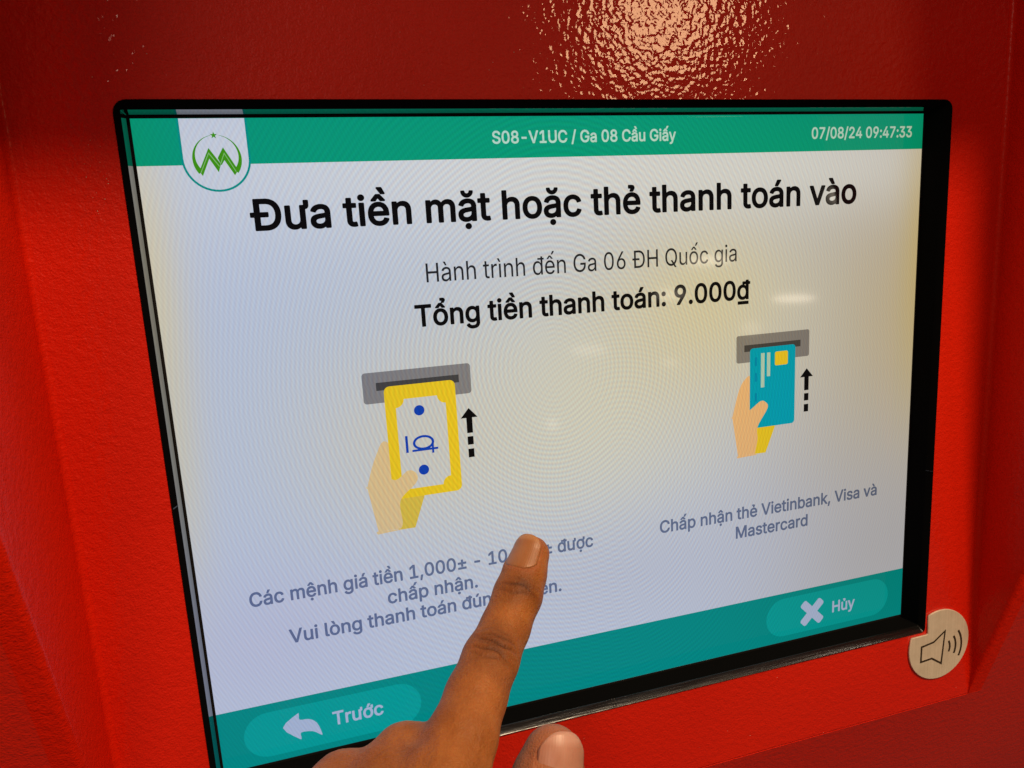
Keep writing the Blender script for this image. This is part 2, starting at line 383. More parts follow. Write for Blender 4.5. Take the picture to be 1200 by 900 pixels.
S('currency_sign', [arc(-52.6, .1, 3.0, 0, 355, 28, 2.1), arc(-52.6, .1, 2.3, 0, 355, 28, 1.45)], L5, E_BLUE)
S('currency_sign', [rrect(-55.9, -48.6, -2.25, -1.65, .05)], L5 - .01, E_BLUE)
S('currency_sign', [rrect(-50.4, -49.8, -3.2, -.6, .05)], L5 - .02, E_BLUE)
S('currency_sign', [rrect(-57.6, -56.9, -2.3, 2.5, .05)], L5, E_BLUE)
S('drawn_thumb', [smooth_closed([(-66.0, -8), (-61.2, -9.6), (-57.5, -7.3), (-55.2, -8.6), (-55.6, -11.2), (-60.3, -15.6), (-60.2, -22), (-61.0, -23.95), (-61.2, -24.0), (-66.9, -23.6), (-67.0, -23.5)], 5)], L5 - .03, E_SKIN2)
def arrow(cx):
    S('arrow', [[(cx, 8.3), (cx - 2.45, 5.5), (cx - .85, 5.5), (cx - .85, 1.1), (cx + .85, 1.1), (cx + .85, 5.5), (cx + 2.45, 5.5)]], L1, E_BLACK)
    for z0, z1 in ((-2.3, .1), (-6.0, -3.5)): S('arrow_dash', [[(cx - .85, z0), (cx + .85, z0), (cx + .85, z1), (cx - .85, z1)]], L1, E_BLACK)
arrow(-39.2); arrow(72.85)
# card going into its slot
S('slot_plate', [rrect(46.9, 73.6, 12.3, 20.9, .7)], L1, E_GREY)
S('slot', [[(49.7, 15.7), (70.3, 15.7), (70.3, 17.8), (49.7, 17.8)]], L2, E_SLOT)
S('drawn_fingers', [smooth_closed([(52.2, 7.6), (49.6, 6.6), (47.6, 3.0), (45.4, -4.9), (45.5, -5.3), (47.5, -17.5), (47.6, -17.6), (54, -17.8), (54.1, -17.7), (56, -10), (54, 0)], 5)], L1, E_SKIN)
S('drawn_cuff', [[(53.0, -17.7), (57.7, -17.8), (61.2, -9.2), (55, -7)]], L2, E_YEL)
S('bank_card', [rrect(51.7, 68.4, -9.2, 16.6, 1.1)], L3, E_CARD)
S('card_chip', [rrect(60.8, 65.6, 10.4, 14.8, .6)], L4, E_YEL)
S('card_stripe', [rrect(55.7, 57.0, 3.8, 14.8, .1)], L4, E_LIGHT)
S('card_stripe', [rrect(57.9, 59.1, 7.2, 14.8, .1)], L4, E_LIGHT)
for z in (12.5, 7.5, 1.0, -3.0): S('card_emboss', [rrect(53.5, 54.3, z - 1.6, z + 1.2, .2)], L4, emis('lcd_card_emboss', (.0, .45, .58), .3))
S('drawn_thumb', [smooth_closed([(47.0, -5), (51.8, -3.0), (55.6, -.6), (57.6, -1.2), (58.2, -3.2), (54.6, -8.8), (54.6, -13), (53.6, -17.7), (53.4, -17.8), (47.7, -17.6), (47.6, -17.5)], 5)], L5, E_SKIN)

# ------------------------------------------------------------------ lettering (glyph outlines, thousandths of an em)
GLYPHS = json.loads('''{"bold":{" ":[188,[]],
".":[188,[[34,21,38,11,45,1,55,-9,65,-16,75,-20,90,-23,105,-23,115,-21,125,-17,136,-9,146,1,152,11,157,21,160,36,159,51,157,61,153,71,145,83,135,92,125,99,115,103,100,106,90,105,75,102,65,98,54,91,44,81,38,71,33,61,31,46,31,36]]],
"0":[453,[[33,188,37,158,46,123,56,93,71,63,88,39,107,18,128,2,143,-7,168,-17,198,-24,228,-26,253,-24,273,-21,299,-12,323,1,346,18,365,38,379,58,390,78,403,108,412,138,419,173,424,233,424,273,421,313,416,348,411,373,401,403,388,433,373,458,357,478,333,501,322,508,303,519,273,529,238,534,213,534,198,533,168,526,153,520,133,509,108,490,88,468,71,443,52,403,41,368,34,333,29,278,29,233],[133,187,130,213,128,243,129,283,131,308,136,338,141,358,148,378,155,393,165,408,173,418,185,428,198,435,213,439,233,440,248,438,263,432,273,425,283,415,292,403,301,388,309,368,315,348,322,308,325,253,322,198,318,173,312,148,304,128,298,115,288,99,278,88,268,80,258,75,243,70,228,69,213,70,198,74,188,79,175,88,166,98,156,113,149,128,142,148]]],
"9":[453,[[48,310,57,280,69,255,87,230,109,210,132,195,159,184,194,177,227,175,225,170,114,10,111,0,114,-9,119,-15,129,-19,204,-19,212,-15,217,-10,329,155,359,201,383,245,398,285,403,305,407,325,408,360,405,385,401,400,395,420,389,435,371,465,348,490,319,511,289,525,254,533,239,534,214,534,179,529,164,525,144,516,114,498,89,474,69,446,54,415,46,380,45,340],[149,320,145,335,144,355,146,370,149,385,156,400,167,415,177,425,189,432,204,438,219,441,239,440,254,437,268,430,279,423,289,412,297,400,303,385,308,365,308,345,306,325,299,306,289,290,278,280,264,271,249,265,229,263,209,264,194,269,179,277,165,290,155,305]]],
":":[188,[[34,21,38,11,45,1,55,-9,65,-16,75,-20,90,-23,105,-23,115,-21,125,-17,136,-9,146,1,152,11,157,21,160,36,159,51,157,61,153,71,145,83,135,92,125,99,115,103,100,106,90,105,75,102,65,98,54,91,44,81,38,71,33,61,31,46,31,36],[34,296,38,286,45,276,55,266,65,259,75,255,90,252,105,252,115,255,125,259,135,266,146,276,152,286,157,296,160,311,159,326,157,336,153,346,145,358,135,368,125,374,115,378,100,381,90,381,75,378,65,373,54,366,44,356,37,346,33,336,31,321,31,311]]],
"T":[449,[[17,440,23,435,32,433,167,433,172,432,174,430,174,-5,176,-10,181,-15,187,-18,192,-19,257,-19,267,-16,273,-10,276,0,276,430,277,432,282,433,417,433,427,436,432,440,436,450,436,510,432,520,426,525,417,528,27,527,22,525,17,520,13,510,13,450]]],
"a":[389,[[14,77,20,57,27,42,37,27,46,17,61,3,76,-7,96,-16,111,-21,131,-25,151,-27,171,-27,191,-25,211,-21,226,-15,241,-8,256,2,260,-8,263,-13,271,-18,276,-19,336,-19,346,-17,350,-13,354,-8,356,2,355,272,351,297,343,322,332,342,320,357,309,367,296,377,266,391,251,396,231,400,196,403,161,401,121,391,89,377,62,357,51,345,40,332,32,317,23,297,23,287,26,280,31,275,96,255,106,256,114,262,123,277,131,287,141,296,150,302,161,306,176,310,206,311,221,309,231,305,241,299,246,294,250,287,254,277,256,262,256,252,241,247,161,237,116,228,81,216,56,202,44,192,31,177,24,167,18,152,14,137,12,117,12,97],[116,86,113,92,111,102,112,117,118,127,131,136,146,142,166,147,256,161,257,157,256,132,255,122,251,110,243,97,236,88,226,80,216,74,206,70,191,66,171,64,156,65,141,69,131,73,121,80]]],
"c":[396,[[19,142,24,117,32,92,39,76,53,52,65,37,79,22,94,9,114,-4,129,-12,154,-20,179,-25,194,-27,219,-27,244,-24,269,-18,289,-10,309,1,325,12,342,27,354,42,367,62,378,87,382,102,379,112,374,118,369,120,309,135,299,135,292,132,288,127,280,107,269,91,259,81,244,72,229,68,209,65,189,67,169,73,154,83,141,97,129,117,122,137,117,162,115,187,117,212,121,237,131,262,143,282,159,297,169,303,179,307,199,311,219,310,234,307,249,301,263,292,272,282,279,272,287,252,289,249,294,245,304,243,364,258,374,263,379,270,381,277,378,287,371,307,354,334,334,357,307,377,289,386,274,392,254,398,234,402,214,403,194,403,164,399,129,388,99,371,74,350,52,322,34,289,23,257,17,217,16,172]]],
"g":[425,[[19,145,24,120,32,95,39,80,51,60,64,43,79,28,94,16,114,4,134,-4,159,-11,184,-14,204,-14,224,-12,244,-8,269,3,289,17,292,15,291,-20,288,-35,283,-45,276,-55,269,-61,259,-67,244,-73,224,-77,204,-78,184,-77,164,-72,149,-64,139,-57,114,-27,104,-22,94,-23,39,-54,34,-60,32,-65,33,-75,48,-100,69,-124,94,-142,124,-156,154,-165,194,-169,234,-168,269,-162,299,-153,315,-145,329,-137,344,-125,354,-115,372,-90,383,-65,390,-35,391,-5,391,380,388,390,384,395,374,398,309,398,302,395,297,390,295,385,294,375,289,372,264,389,244,397,214,403,184,403,159,400,139,394,119,386,99,375,75,355,58,335,42,310,29,280,21,250,16,220,15,180],[119,153,116,175,115,195,116,215,120,235,124,250,130,265,139,279,149,290,161,300,174,306,189,310,209,311,224,309,239,304,254,296,264,286,276,270,287,245,292,220,293,190,291,160,285,135,275,115,263,100,254,92,244,86,224,80,199,78,174,83,164,87,154,93,139,107,126,130]]],
"h":[410,[[36,-10,43,-16,53,-19,118,-19,125,-15,130,-10,133,0,133,225,133,240,136,255,144,275,151,285,161,295,173,302,183,306,193,309,208,310,233,307,243,303,253,297,260,290,267,280,275,260,277,235,277,0,280,-10,284,-15,293,-19,358,-19,363,-18,369,-15,373,-10,375,-5,376,255,374,275,370,295,366,310,358,329,341,355,320,375,308,383,293,391,263,400,228,403,193,400,168,392,153,385,138,375,133,375,133,510,132,515,128,521,123,525,118,527,48,527,43,525,38,520,34,510,34,0]]],
"i":[167,[[25,465,30,455,37,445,46,436,56,430,66,426,76,424,91,424,101,426,111,430,121,436,131,445,138,455,143,465,145,475,145,490,143,500,139,510,131,521,121,530,111,537,101,540,91,542,76,542,66,540,56,537,46,530,35,520,29,510,25,500,23,490,23,475],[36,-10,41,-15,51,-19,116,-19,126,-14,132,-5,133,380,131,386,126,393,116,398,51,398,41,395,37,390,34,385,34,0]]],
"m":[610,[[36,-10,43,-16,53,-19,118,-19,125,-15,130,-10,133,0,133,235,135,260,143,280,150,290,158,298,168,304,178,308,198,311,218,309,228,305,236,300,248,288,252,280,254,270,255,0,258,-9,263,-15,273,-19,338,-19,348,-14,353,-7,354,0,354,245,356,265,359,275,364,285,378,299,388,305,398,309,418,311,438,309,448,306,458,300,468,290,473,280,475,270,477,250,477,0,480,-10,484,-15,493,-19,558,-19,568,-16,573,-10,576,0,576,265,573,290,569,310,561,330,549,350,532,370,520,380,508,388,483,398,453,404,433,405,413,403,398,401,380,395,351,380,338,370,323,355,318,354,303,372,283,388,263,398,243,403,213,405,183,400,158,390,133,373,131,375,130,385,128,390,123,395,118,397,53,398,42,395,37,390,34,380,34,0]]],
"n":[410,[[36,-10,43,-16,53,-19,118,-19,125,-15,130,-10,133,0,133,225,133,240,136,255,144,275,151,285,161,295,173,302,183,306,193,309,208,310,233,307,243,303,253,297,260,290,267,280,275,260,277,235,277,0,280,-10,288,-17,298,-19,358,-19,368,-16,373,-11,376,0,376,240,374,275,369,300,357,330,341,355,328,368,318,377,298,388,278,396,258,401,238,403,208,402,183,397,158,387,133,371,131,375,130,385,127,390,122,395,113,398,53,398,43,396,37,390,34,385,34,375,34,0]]],
"o":[415,[[19,142,28,102,39,77,50,57,61,42,79,22,94,9,109,-1,129,-12,154,-20,179,-25,194,-27,219,-27,244,-24,264,-19,284,-12,299,-5,319,8,346,32,358,47,369,64,379,82,387,102,394,127,397,147,400,172,400,202,394,247,382,287,364,322,354,335,339,352,328,362,309,376,284,389,249,399,234,402,209,403,189,403,169,400,154,397,134,390,104,374,76,352,54,325,38,297,25,262,17,222,15,187],[119,148,116,167,115,187,117,212,120,232,126,252,133,267,143,282,153,292,164,300,179,307,199,311,214,311,229,309,244,304,256,297,269,285,282,267,292,242,299,212,300,182,297,152,290,127,279,104,264,86,254,78,244,72,224,67,199,66,184,68,172,72,154,83,138,102,127,122]]],
"t":[227,[[-9,316,-4,311,2,309,42,308,45,306,46,81,48,66,54,46,58,36,67,22,81,6,97,-6,117,-15,132,-19,157,-23,182,-23,207,-20,224,-14,229,-9,232,1,221,56,217,65,212,70,202,73,172,69,155,71,149,76,146,86,145,96,145,306,147,308,152,308,207,308,214,311,219,316,223,326,223,376,222,386,219,391,213,396,207,398,147,399,145,401,145,471,142,481,137,487,127,490,67,490,57,488,52,485,46,476,46,401,42,398,2,398,-3,396,-8,391,-11,386,-12,381,-12,326]]],
"v":[389,[[3,365,146,-10,153,-16,163,-19,228,-19,238,-15,243,-10,245,-5,388,370,390,380,387,390,383,395,378,397,368,398,303,398,294,395,289,390,198,136,193,134,100,390,95,395,88,398,13,398,8,396,3,391,-1,385,-1,375]]],
"à":[389,[[14,77,20,57,27,42,37,27,46,17,61,3,76,-7,96,-16,111,-21,131,-25,151,-27,171,-27,191,-25,211,-21,226,-15,241,-8,256,2,260,-8,263,-13,271,-18,276,-19,336,-19,346,-17,350,-13,354,-8,356,2,355,272,351,297,343,322,332,342,320,357,309,367,296,377,266,391,251,396,231,400,196,403,161,401,121,391,89,377,62,357,51,345,40,332,32,317,23,297,23,287,26,280,31,275,96,255,106,256,114,262,123,277,131,287,141,296,150,302,161,306,176,310,206,311,221,309,231,305,241,299,246,294,250,287,254,277,256,262,256,252,241,247,161,237,116,228,81,216,56,202,44,192,31,177,24,167,18,152,14,137,12,117,12,97],[80,532,82,522,85,517,147,422,156,413,166,410,216,410,223,412,230,417,234,427,233,437,185,537,181,543,171,548,96,548,86,542,82,537],[116,86,113,92,111,102,112,117,118,127,131,136,146,142,166,147,256,161,257,157,256,132,255,122,251,110,243,97,236,88,226,80,216,74,206,70,191,66,171,64,156,65,141,69,131,73,121,80]]],
"á":[389,[[14,77,20,57,27,42,37,27,46,17,61,3,76,-7,96,-16,111,-21,131,-25,151,-27,171,-27,191,-25,211,-21,226,-15,241,-8,256,2,260,-8,263,-13,271,-18,276,-19,336,-19,346,-17,350,-13,354,-8,356,2,355,272,351,297,343,322,332,342,320,357,309,367,296,377,266,391,251,396,231,400,196,403,161,401,121,391,89,377,62,357,51,345,40,332,32,317,23,297,23,287,26,280,31,275,96,255,106,256,114,262,123,277,131,287,141,296,150,302,161,306,176,310,206,311,221,309,231,305,241,299,246,294,250,287,254,277,256,262,256,252,241,247,161,237,116,228,81,216,56,202,44,192,31,177,24,167,18,152,14,137,12,117,12,97],[116,86,113,92,111,102,112,117,118,127,131,136,146,142,166,147,256,161,257,157,256,132,255,122,251,110,243,97,236,88,226,80,216,74,206,70,191,66,171,64,156,65,141,69,131,73,121,80],[145,422,151,414,161,410,216,410,226,415,296,522,297,532,293,542,286,547,281,548,211,548,201,546,196,542,192,537,145,437,143,432]]],
"Đ":[513,[[-10,220,-7,215,2,210,47,209,52,205,52,0,55,-10,59,-15,67,-19,72,-19,232,-19,272,-17,307,-11,337,-1,357,7,372,15,397,31,413,45,432,65,447,85,461,110,474,140,480,160,484,180,490,215,492,255,490,295,487,315,480,350,470,380,461,400,447,425,432,445,413,465,397,479,372,495,347,507,327,515,307,520,277,525,257,527,67,527,62,525,57,521,53,515,52,510,52,300,2,299,-3,297,-8,292,-12,285,-12,280,-12,230],[157,76,155,80,155,205,157,209,162,209,267,209,277,210,284,215,289,225,289,280,287,290,283,295,272,300,156,300,155,305,155,430,157,433,247,432,277,428,302,421,317,414,331,405,352,385,369,360,377,342,383,325,390,285,391,240,386,200,381,180,374,160,360,135,343,115,324,100,302,89,277,81,252,77,227,76]]],
"ư":[432,[[37,95,41,80,48,60,58,40,69,25,83,10,98,-1,113,-9,133,-17,153,-22,173,-24,208,-22,228,-18,248,-10,278,8,280,-5,282,-10,287,-15,293,-18,358,-19,363,-18,369,-15,373,-10,376,0,377,320,398,327,413,336,425,350,432,365,435,380,436,395,436,465,432,475,427,480,418,483,363,483,353,480,347,475,344,465,344,400,338,398,293,398,285,395,280,390,277,380,277,155,275,130,268,108,255,90,238,78,218,71,203,69,188,70,173,74,163,78,153,86,145,95,140,105,136,115,134,130,133,145,133,380,129,390,123,396,113,398,53,398,43,396,38,391,34,385,34,375,34,140,35,115]]],
"ặ":[389,[[15,76,19,61,28,41,38,26,47,16,61,3,76,-7,96,-16,111,-21,131,-25,151,-27,171,-27,191,-25,211,-21,226,-15,241,-8,256,2,260,-9,264,-14,271,-18,276,-19,336,-19,341,-19,349,-14,353,-9,356,1,355,271,351,296,343,321,332,341,321,356,310,366,297,376,267,391,236,399,196,403,161,401,121,391,106,385,87,376,61,356,51,345,40,331,24,301,22,291,23,286,26,280,31,275,96,255,106,256,111,258,116,263,122,276,131,287,140,296,148,301,161,306,176,310,206,311,226,307,236,303,244,296,253,281,255,271,257,256,254,251,241,247,161,237,111,227,81,216,56,202,43,191,31,176,24,166,18,151,14,136,12,116,12,96],[75,501,82,481,94,461,108,446,126,432,146,422,166,416,186,414,206,415,226,419,246,428,265,441,280,456,291,471,301,491,306,511,307,531,306,537,301,544,291,548,246,548,236,547,231,543,226,536,222,516,215,506,209,501,201,497,186,495,171,500,161,508,155,521,153,536,150,541,146,545,136,548,91,548,81,545,75,541,73,536,72,521],[116,86,111,101,112,116,117,126,131,136,146,142,166,147,256,161,256,131,251,110,242,96,236,88,226,80,216,74,206,70,191,66,171,64,156,65,141,69,131,73,121,80],[130,-119,134,-129,141,-139,150,-149,161,-156,171,-160,181,-163,196,-163,206,-162,216,-158,226,-153,235,-144,243,-134,248,-124,251,-114,252,-104,250,-89,246,-79,240,-69,231,-59,221,-52,211,-48,201,-45,191,-45,176,-46,166,-49,156,-55,144,-64,137,-74,132,-84,129,-94,129,-109]]],
"ẻ":[404,[[18,142,24,117,32,92,39,75,53,52,64,37,79,22,94,9,114,-4,129,-11,154,-20,179,-25,199,-27,224,-27,249,-24,274,-19,294,-11,314,-1,333,12,349,27,362,42,374,62,384,87,383,97,379,103,374,107,369,109,304,124,296,122,290,117,277,92,267,82,254,74,239,68,224,66,204,65,192,67,179,70,164,76,154,82,143,92,134,103,126,117,121,132,117,147,119,150,124,150,369,150,379,152,385,157,390,167,389,217,384,257,379,277,371,297,355,327,334,353,319,366,304,376,274,391,239,401,224,403,204,404,189,403,164,399,149,396,129,388,104,375,76,352,55,327,38,297,25,262,18,227,15,187],[119,241,122,252,129,267,139,282,149,292,159,299,174,306,189,310,204,311,219,310,234,307,249,300,259,292,268,282,275,272,282,257,286,242,284,240,124,240],[128,487,133,477,139,472,144,470,169,470,174,469,176,467,159,432,160,422,164,416,174,410,224,410,232,412,239,417,261,452,270,472,272,492,270,507,262,522,253,532,239,540,224,545,209,547,149,548,139,546,134,543,130,537,128,527]]],
"ề":[404,[[18,142,24,117,32,92,39,75,53,52,64,37,79,22,94,9,114,-4,129,-11,154,-20,179,-25,199,-27,224,-27,249,-24,274,-19,294,-11,314,-1,333,12,349,27,362,42,374,62,384,87,383,97,379,103,374,107,369,109,304,124,296,122,290,117,277,92,267,82,254,74,239,68,224,66,204,65,192,67,179,70,164,76,154,82,143,92,134,103,126,117,121,132,117,147,119,150,124,150,369,150,379,152,385,157,390,167,389,217,384,257,379,277,371,297,355,327,334,353,319,366,304,376,274,391,239,401,204,403,179,402,164,399,149,396,129,388,104,375,76,352,55,327,38,297,25,262,18,227,15,187],[78,422,84,412,89,408,94,407,159,407,170,412,204,454,209,451,241,412,249,407,314,407,324,409,329,413,334,422,334,432,332,437,250,532,254,535,259,530,269,528,319,528,324,528,331,532,336,537,338,542,337,552,335,557,290,647,284,655,274,660,204,660,194,658,189,654,185,647,184,642,186,632,253,537,249,532,243,537,234,539,179,539,168,537,162,532,83,442,78,432],[119,241,122,252,129,267,139,282,149,292,159,299,174,306,189,310,204,311,219,310,234,307,249,300,259,292,268,282,275,272,282,257,286,242,284,240,124,240]]],
"ổ":[415,[[19,142,28,102,39,77,50,57,61,42,79,22,94,9,109,-1,129,-12,154,-20,179,-25,194,-27,219,-27,244,-24,264,-19,284,-12,299,-5,319,8,346,32,358,47,369,64,379,82,387,102,394,127,397,147,400,172,400,202,394,247,382,287,364,322,354,335,339,352,328,362,309,376,284,389,249,399,234,402,209,403,189,403,169,400,154,397,134,390,104,374,76,352,54,325,38,297,25,262,17,222,15,187],[83,417,89,410,99,407,164,407,174,413,209,455,244,412,249,409,259,407,319,407,324,408,332,412,336,417,337,422,338,432,334,439,258,527,304,528,312,532,316,537,339,572,346,592,346,607,344,617,340,627,333,637,324,645,314,651,304,655,289,658,269,660,219,660,209,656,204,651,201,642,202,597,207,587,214,583,244,581,248,577,235,552,235,542,234,540,229,539,179,539,169,535,84,439,81,432,81,427],[119,148,116,167,115,187,117,212,120,232,126,252,133,267,143,282,153,292,164,300,179,307,199,311,214,311,229,309,244,304,256,297,269,285,282,267,292,242,299,212,300,182,297,152,290,127,279,104,264,86,254,78,244,72,224,67,199,66,184,68,172,72,154,83,138,102,127,122]]],
"₫":[424,[[19,137,25,112,33,87,44,63,57,42,74,22,89,9,109,-5,129,-15,144,-20,169,-25,194,-27,219,-26,239,-22,254,-16,274,-5,289,6,294,2,295,-8,299,-13,304,-17,309,-19,374,-19,384,-14,389,-8,391,2,391,397,394,401,424,401,429,402,434,405,439,411,441,422,441,467,438,477,434,482,424,486,394,486,392,487,391,492,390,512,389,517,385,522,379,526,369,528,309,528,304,527,297,522,294,517,292,512,292,492,291,487,289,486,199,486,189,481,184,473,183,467,183,417,188,407,184,403,159,400,134,393,114,384,99,375,83,362,64,343,49,322,38,302,32,287,24,262,17,222,15,177],[34,-138,39,-147,49,-152,374,-151,384,-146,389,-138,389,-73,384,-63,379,-60,369,-57,49,-58,39,-63,33,-73],[119,148,116,172,115,192,116,212,120,232,125,252,132,267,139,279,149,290,159,298,174,306,189,310,204,311,224,309,239,304,251,297,263,287,277,267,285,247,291,217,293,187,290,152,284,127,272,102,259,87,249,78,239,73,219,67,194,66,179,69,169,73,159,79,149,87,137,102,127,122],[244,397,243,397,244,399,254,401,289,400,292,397,291,372,289,371,266,387]]]},"heavy":{"H":[517,[[44,-5,50,-14,60,-17,125,-17,135,-13,140,-6,142,0,142,210,145,215,370,215,375,210,376,-5,380,-12,385,-15,390,-17,460,-17,465,-15,471,-10,474,0,474,505,473,515,469,520,465,523,455,526,390,526,385,524,380,521,377,515,375,505,375,310,370,306,145,306,142,310,142,505,140,515,135,522,125,526,60,526,55,525,48,520,44,515,43,505]]],
"T":[449,[[16,445,22,438,32,435,172,435,176,430,176,-5,182,-13,192,-17,257,-17,265,-15,270,-10,274,0,274,430,277,435,417,435,427,438,432,444,434,450,434,510,432,516,427,522,417,526,27,525,19,520,16,515,15,510,15,450]]],
"c":[396,[[19,157,22,132,27,112,34,92,46,67,59,47,72,32,89,15,108,2,129,-9,153,-18,169,-22,194,-25,214,-25,239,-23,259,-19,279,-12,299,-3,319,10,339,27,352,42,365,62,376,87,380,102,377,112,372,117,364,120,309,133,299,133,294,131,290,127,282,107,273,92,263,82,248,72,229,66,209,63,184,66,167,72,153,82,139,97,127,117,120,137,115,162,113,187,115,217,121,242,131,267,145,287,154,296,164,303,184,310,199,313,219,312,234,309,252,302,260,297,271,287,281,272,289,252,294,247,299,245,309,246,369,262,375,267,379,277,373,297,357,327,337,352,324,363,309,373,279,388,244,398,209,401,189,401,169,398,154,395,134,388,119,381,104,372,79,352,59,329,40,297,27,262,20,232,17,192]]],
"r":[259,[[36,-5,43,-14,53,-17,118,-17,123,-14,128,-10,131,0,131,235,132,250,134,260,141,275,148,285,160,295,173,302,183,306,198,308,218,308,243,305,248,306,255,310,259,315,260,320,260,385,258,393,253,398,243,401,223,402,203,401,188,399,173,396,158,390,143,381,133,374,130,375,128,385,125,390,118,395,113,396,53,396,43,393,38,387,36,380]]],
"y":[389,[[1,375,144,0,143,-5,129,-45,120,-60,113,-67,103,-72,93,-73,63,-69,58,-69,48,-75,44,-85,31,-140,33,-147,38,-152,58,-159,73,-161,93,-162,123,-159,149,-150,173,-135,183,-125,196,-110,213,-81,386,370,388,380,387,385,383,392,378,395,373,396,303,396,298,394,292,390,288,380,198,130,193,128,102,380,98,390,93,394,88,396,13,396,8,393,3,387,0,380]]],
"ư":[432,[[37,110,40,90,46,70,55,50,64,35,76,20,88,9,103,-2,123,-12,143,-18,163,-21,183,-22,208,-20,228,-16,248,-8,263,0,278,12,280,10,283,-7,288,-13,293,-16,358,-17,368,-13,373,-6,374,0,374,320,378,323,398,329,408,335,422,350,429,365,433,380,434,400,434,465,433,470,430,475,423,480,418,481,363,481,353,477,348,472,346,465,346,400,343,397,293,396,288,394,283,390,280,385,279,380,279,155,277,130,271,110,265,100,258,90,248,81,238,75,218,69,203,67,188,68,173,71,163,76,153,83,147,90,140,100,134,115,132,125,131,145,131,380,128,389,123,394,113,396,53,396,43,393,38,387,36,380,36,140]]],
"ớ":[413,[[19,157,24,127,31,102,41,77,54,54,69,35,88,17,108,2,129,-9,154,-18,179,-23,209,-25,234,-24,259,-19,284,-10,307,2,328,17,352,42,369,67,385,102,395,142,398,172,398,192,397,217,392,247,385,272,380,287,369,309,358,327,359,329,379,338,389,346,398,357,404,372,407,382,408,397,408,462,407,467,404,474,399,478,389,481,334,481,329,480,323,477,319,472,317,467,317,402,314,397,219,401,179,400,154,395,129,386,109,375,89,361,70,342,54,322,40,297,30,272,23,247,19,217,17,187],[114,168,113,187,115,212,118,232,124,252,131,267,141,282,150,292,163,302,179,309,194,312,214,313,234,309,249,304,260,297,270,287,282,272,291,252,299,222,302,192,301,162,294,132,284,109,273,92,254,75,244,70,229,66,204,64,179,67,159,77,143,92,129,112,120,137],[164,427,165,422,169,417,174,413,179,412,229,412,239,414,247,422,312,522,313,532,309,540,304,544,294,546,229,546,219,543,214,538,211,532,166,437]]],
"ủ":[410,[[37,110,40,90,46,70,55,50,64,35,76,20,88,9,103,-2,123,-12,143,-18,163,-21,183,-22,208,-20,228,-16,248,-8,263,0,278,12,280,10,283,-7,288,-13,293,-16,358,-17,368,-13,373,-6,374,0,374,380,370,390,364,395,358,396,298,396,288,394,283,390,280,385,279,380,279,150,276,125,271,110,265,100,258,90,248,81,238,75,223,70,198,67,178,70,168,74,157,80,143,95,138,105,133,120,131,145,131,380,130,385,127,390,123,394,113,396,53,396,43,393,38,387,36,380,36,140],[132,485,138,476,143,473,178,472,181,470,163,435,162,425,168,416,178,412,228,412,235,415,239,420,263,458,269,475,271,495,268,510,262,520,253,530,238,539,223,544,208,546,148,546,138,543,132,535,131,530]]]},"medium":{" ":[188,[]],
",":[188,[[21,-124,28,-133,38,-136,88,-136,93,-134,98,-129,101,-124,153,66,153,76,151,81,145,86,138,88,68,88,59,86,54,81,50,71,21,-114]]],
"-":[453,[[98,183,104,174,114,171,339,171,344,172,349,176,353,183,354,248,349,256,344,260,339,261,109,261,104,258,99,253,97,248]]],
".":[188,[[34,26,38,16,45,4,55,-6,65,-14,75,-18,85,-21,95,-21,110,-20,120,-17,132,-9,143,1,150,10,155,21,157,31,158,41,156,56,151,71,145,80,135,90,126,96,115,101,105,103,90,103,80,102,70,98,57,91,47,81,40,71,36,61,33,51,33,36]]],
"/":[249,[[-2,-81,4,-90,14,-93,74,-93,79,-91,84,-87,87,-81,251,529,252,534,249,541,244,547,239,549,174,549,165,544,162,539,-2,-71]]],
"0":[453,[[33,208,37,173,44,138,53,108,65,78,80,53,91,38,108,20,130,3,153,-9,173,-16,198,-22,228,-24,258,-21,283,-16,308,-6,333,10,353,28,366,43,380,63,395,93,405,123,413,153,417,178,421,213,422,253,421,293,417,333,410,368,401,398,388,428,378,447,363,468,343,490,333,498,313,511,283,524,253,531,228,533,213,532,183,528,153,518,133,507,121,498,99,478,79,453,60,418,47,383,39,348,32,298,31,253],[128,213,126,268,128,298,131,323,136,348,142,368,150,388,159,403,170,418,181,428,193,435,208,440,228,442,243,441,258,436,268,431,278,423,288,413,298,398,305,383,317,348,322,323,325,298,327,238,322,183,316,158,310,138,296,108,285,93,275,83,263,75,248,69,233,67,218,67,203,70,188,76,173,88,164,98,154,113,147,128,139,148,134,168]]],
"1":[453,[[60,-5,67,-14,77,-17,392,-17,402,-13,407,-5,408,55,407,61,402,68,392,72,297,72,293,75,293,510,292,515,288,520,282,525,277,526,202,526,192,524,77,441,71,435,69,425,69,355,71,350,75,345,82,341,92,342,97,344,192,414,195,410,195,75,192,72,77,72,67,68,62,63,59,55]]],
"2":[453,[[48,-5,54,-14,64,-17,389,-17,399,-14,404,-8,406,0,406,60,404,65,400,70,394,73,194,74,191,75,299,189,343,240,362,265,374,285,384,305,391,325,397,355,398,385,392,415,385,435,372,460,355,480,334,499,314,512,284,524,249,531,209,532,189,530,169,525,154,520,134,511,109,494,99,485,85,470,74,455,66,440,55,410,49,375,49,360,50,355,54,349,59,346,64,345,124,345,134,346,139,350,143,355,148,390,154,405,160,415,170,425,184,434,199,440,214,442,234,442,249,440,264,434,279,425,289,415,298,400,302,385,303,365,299,345,294,330,282,310,267,290,236,255,49,56,47,45]]],
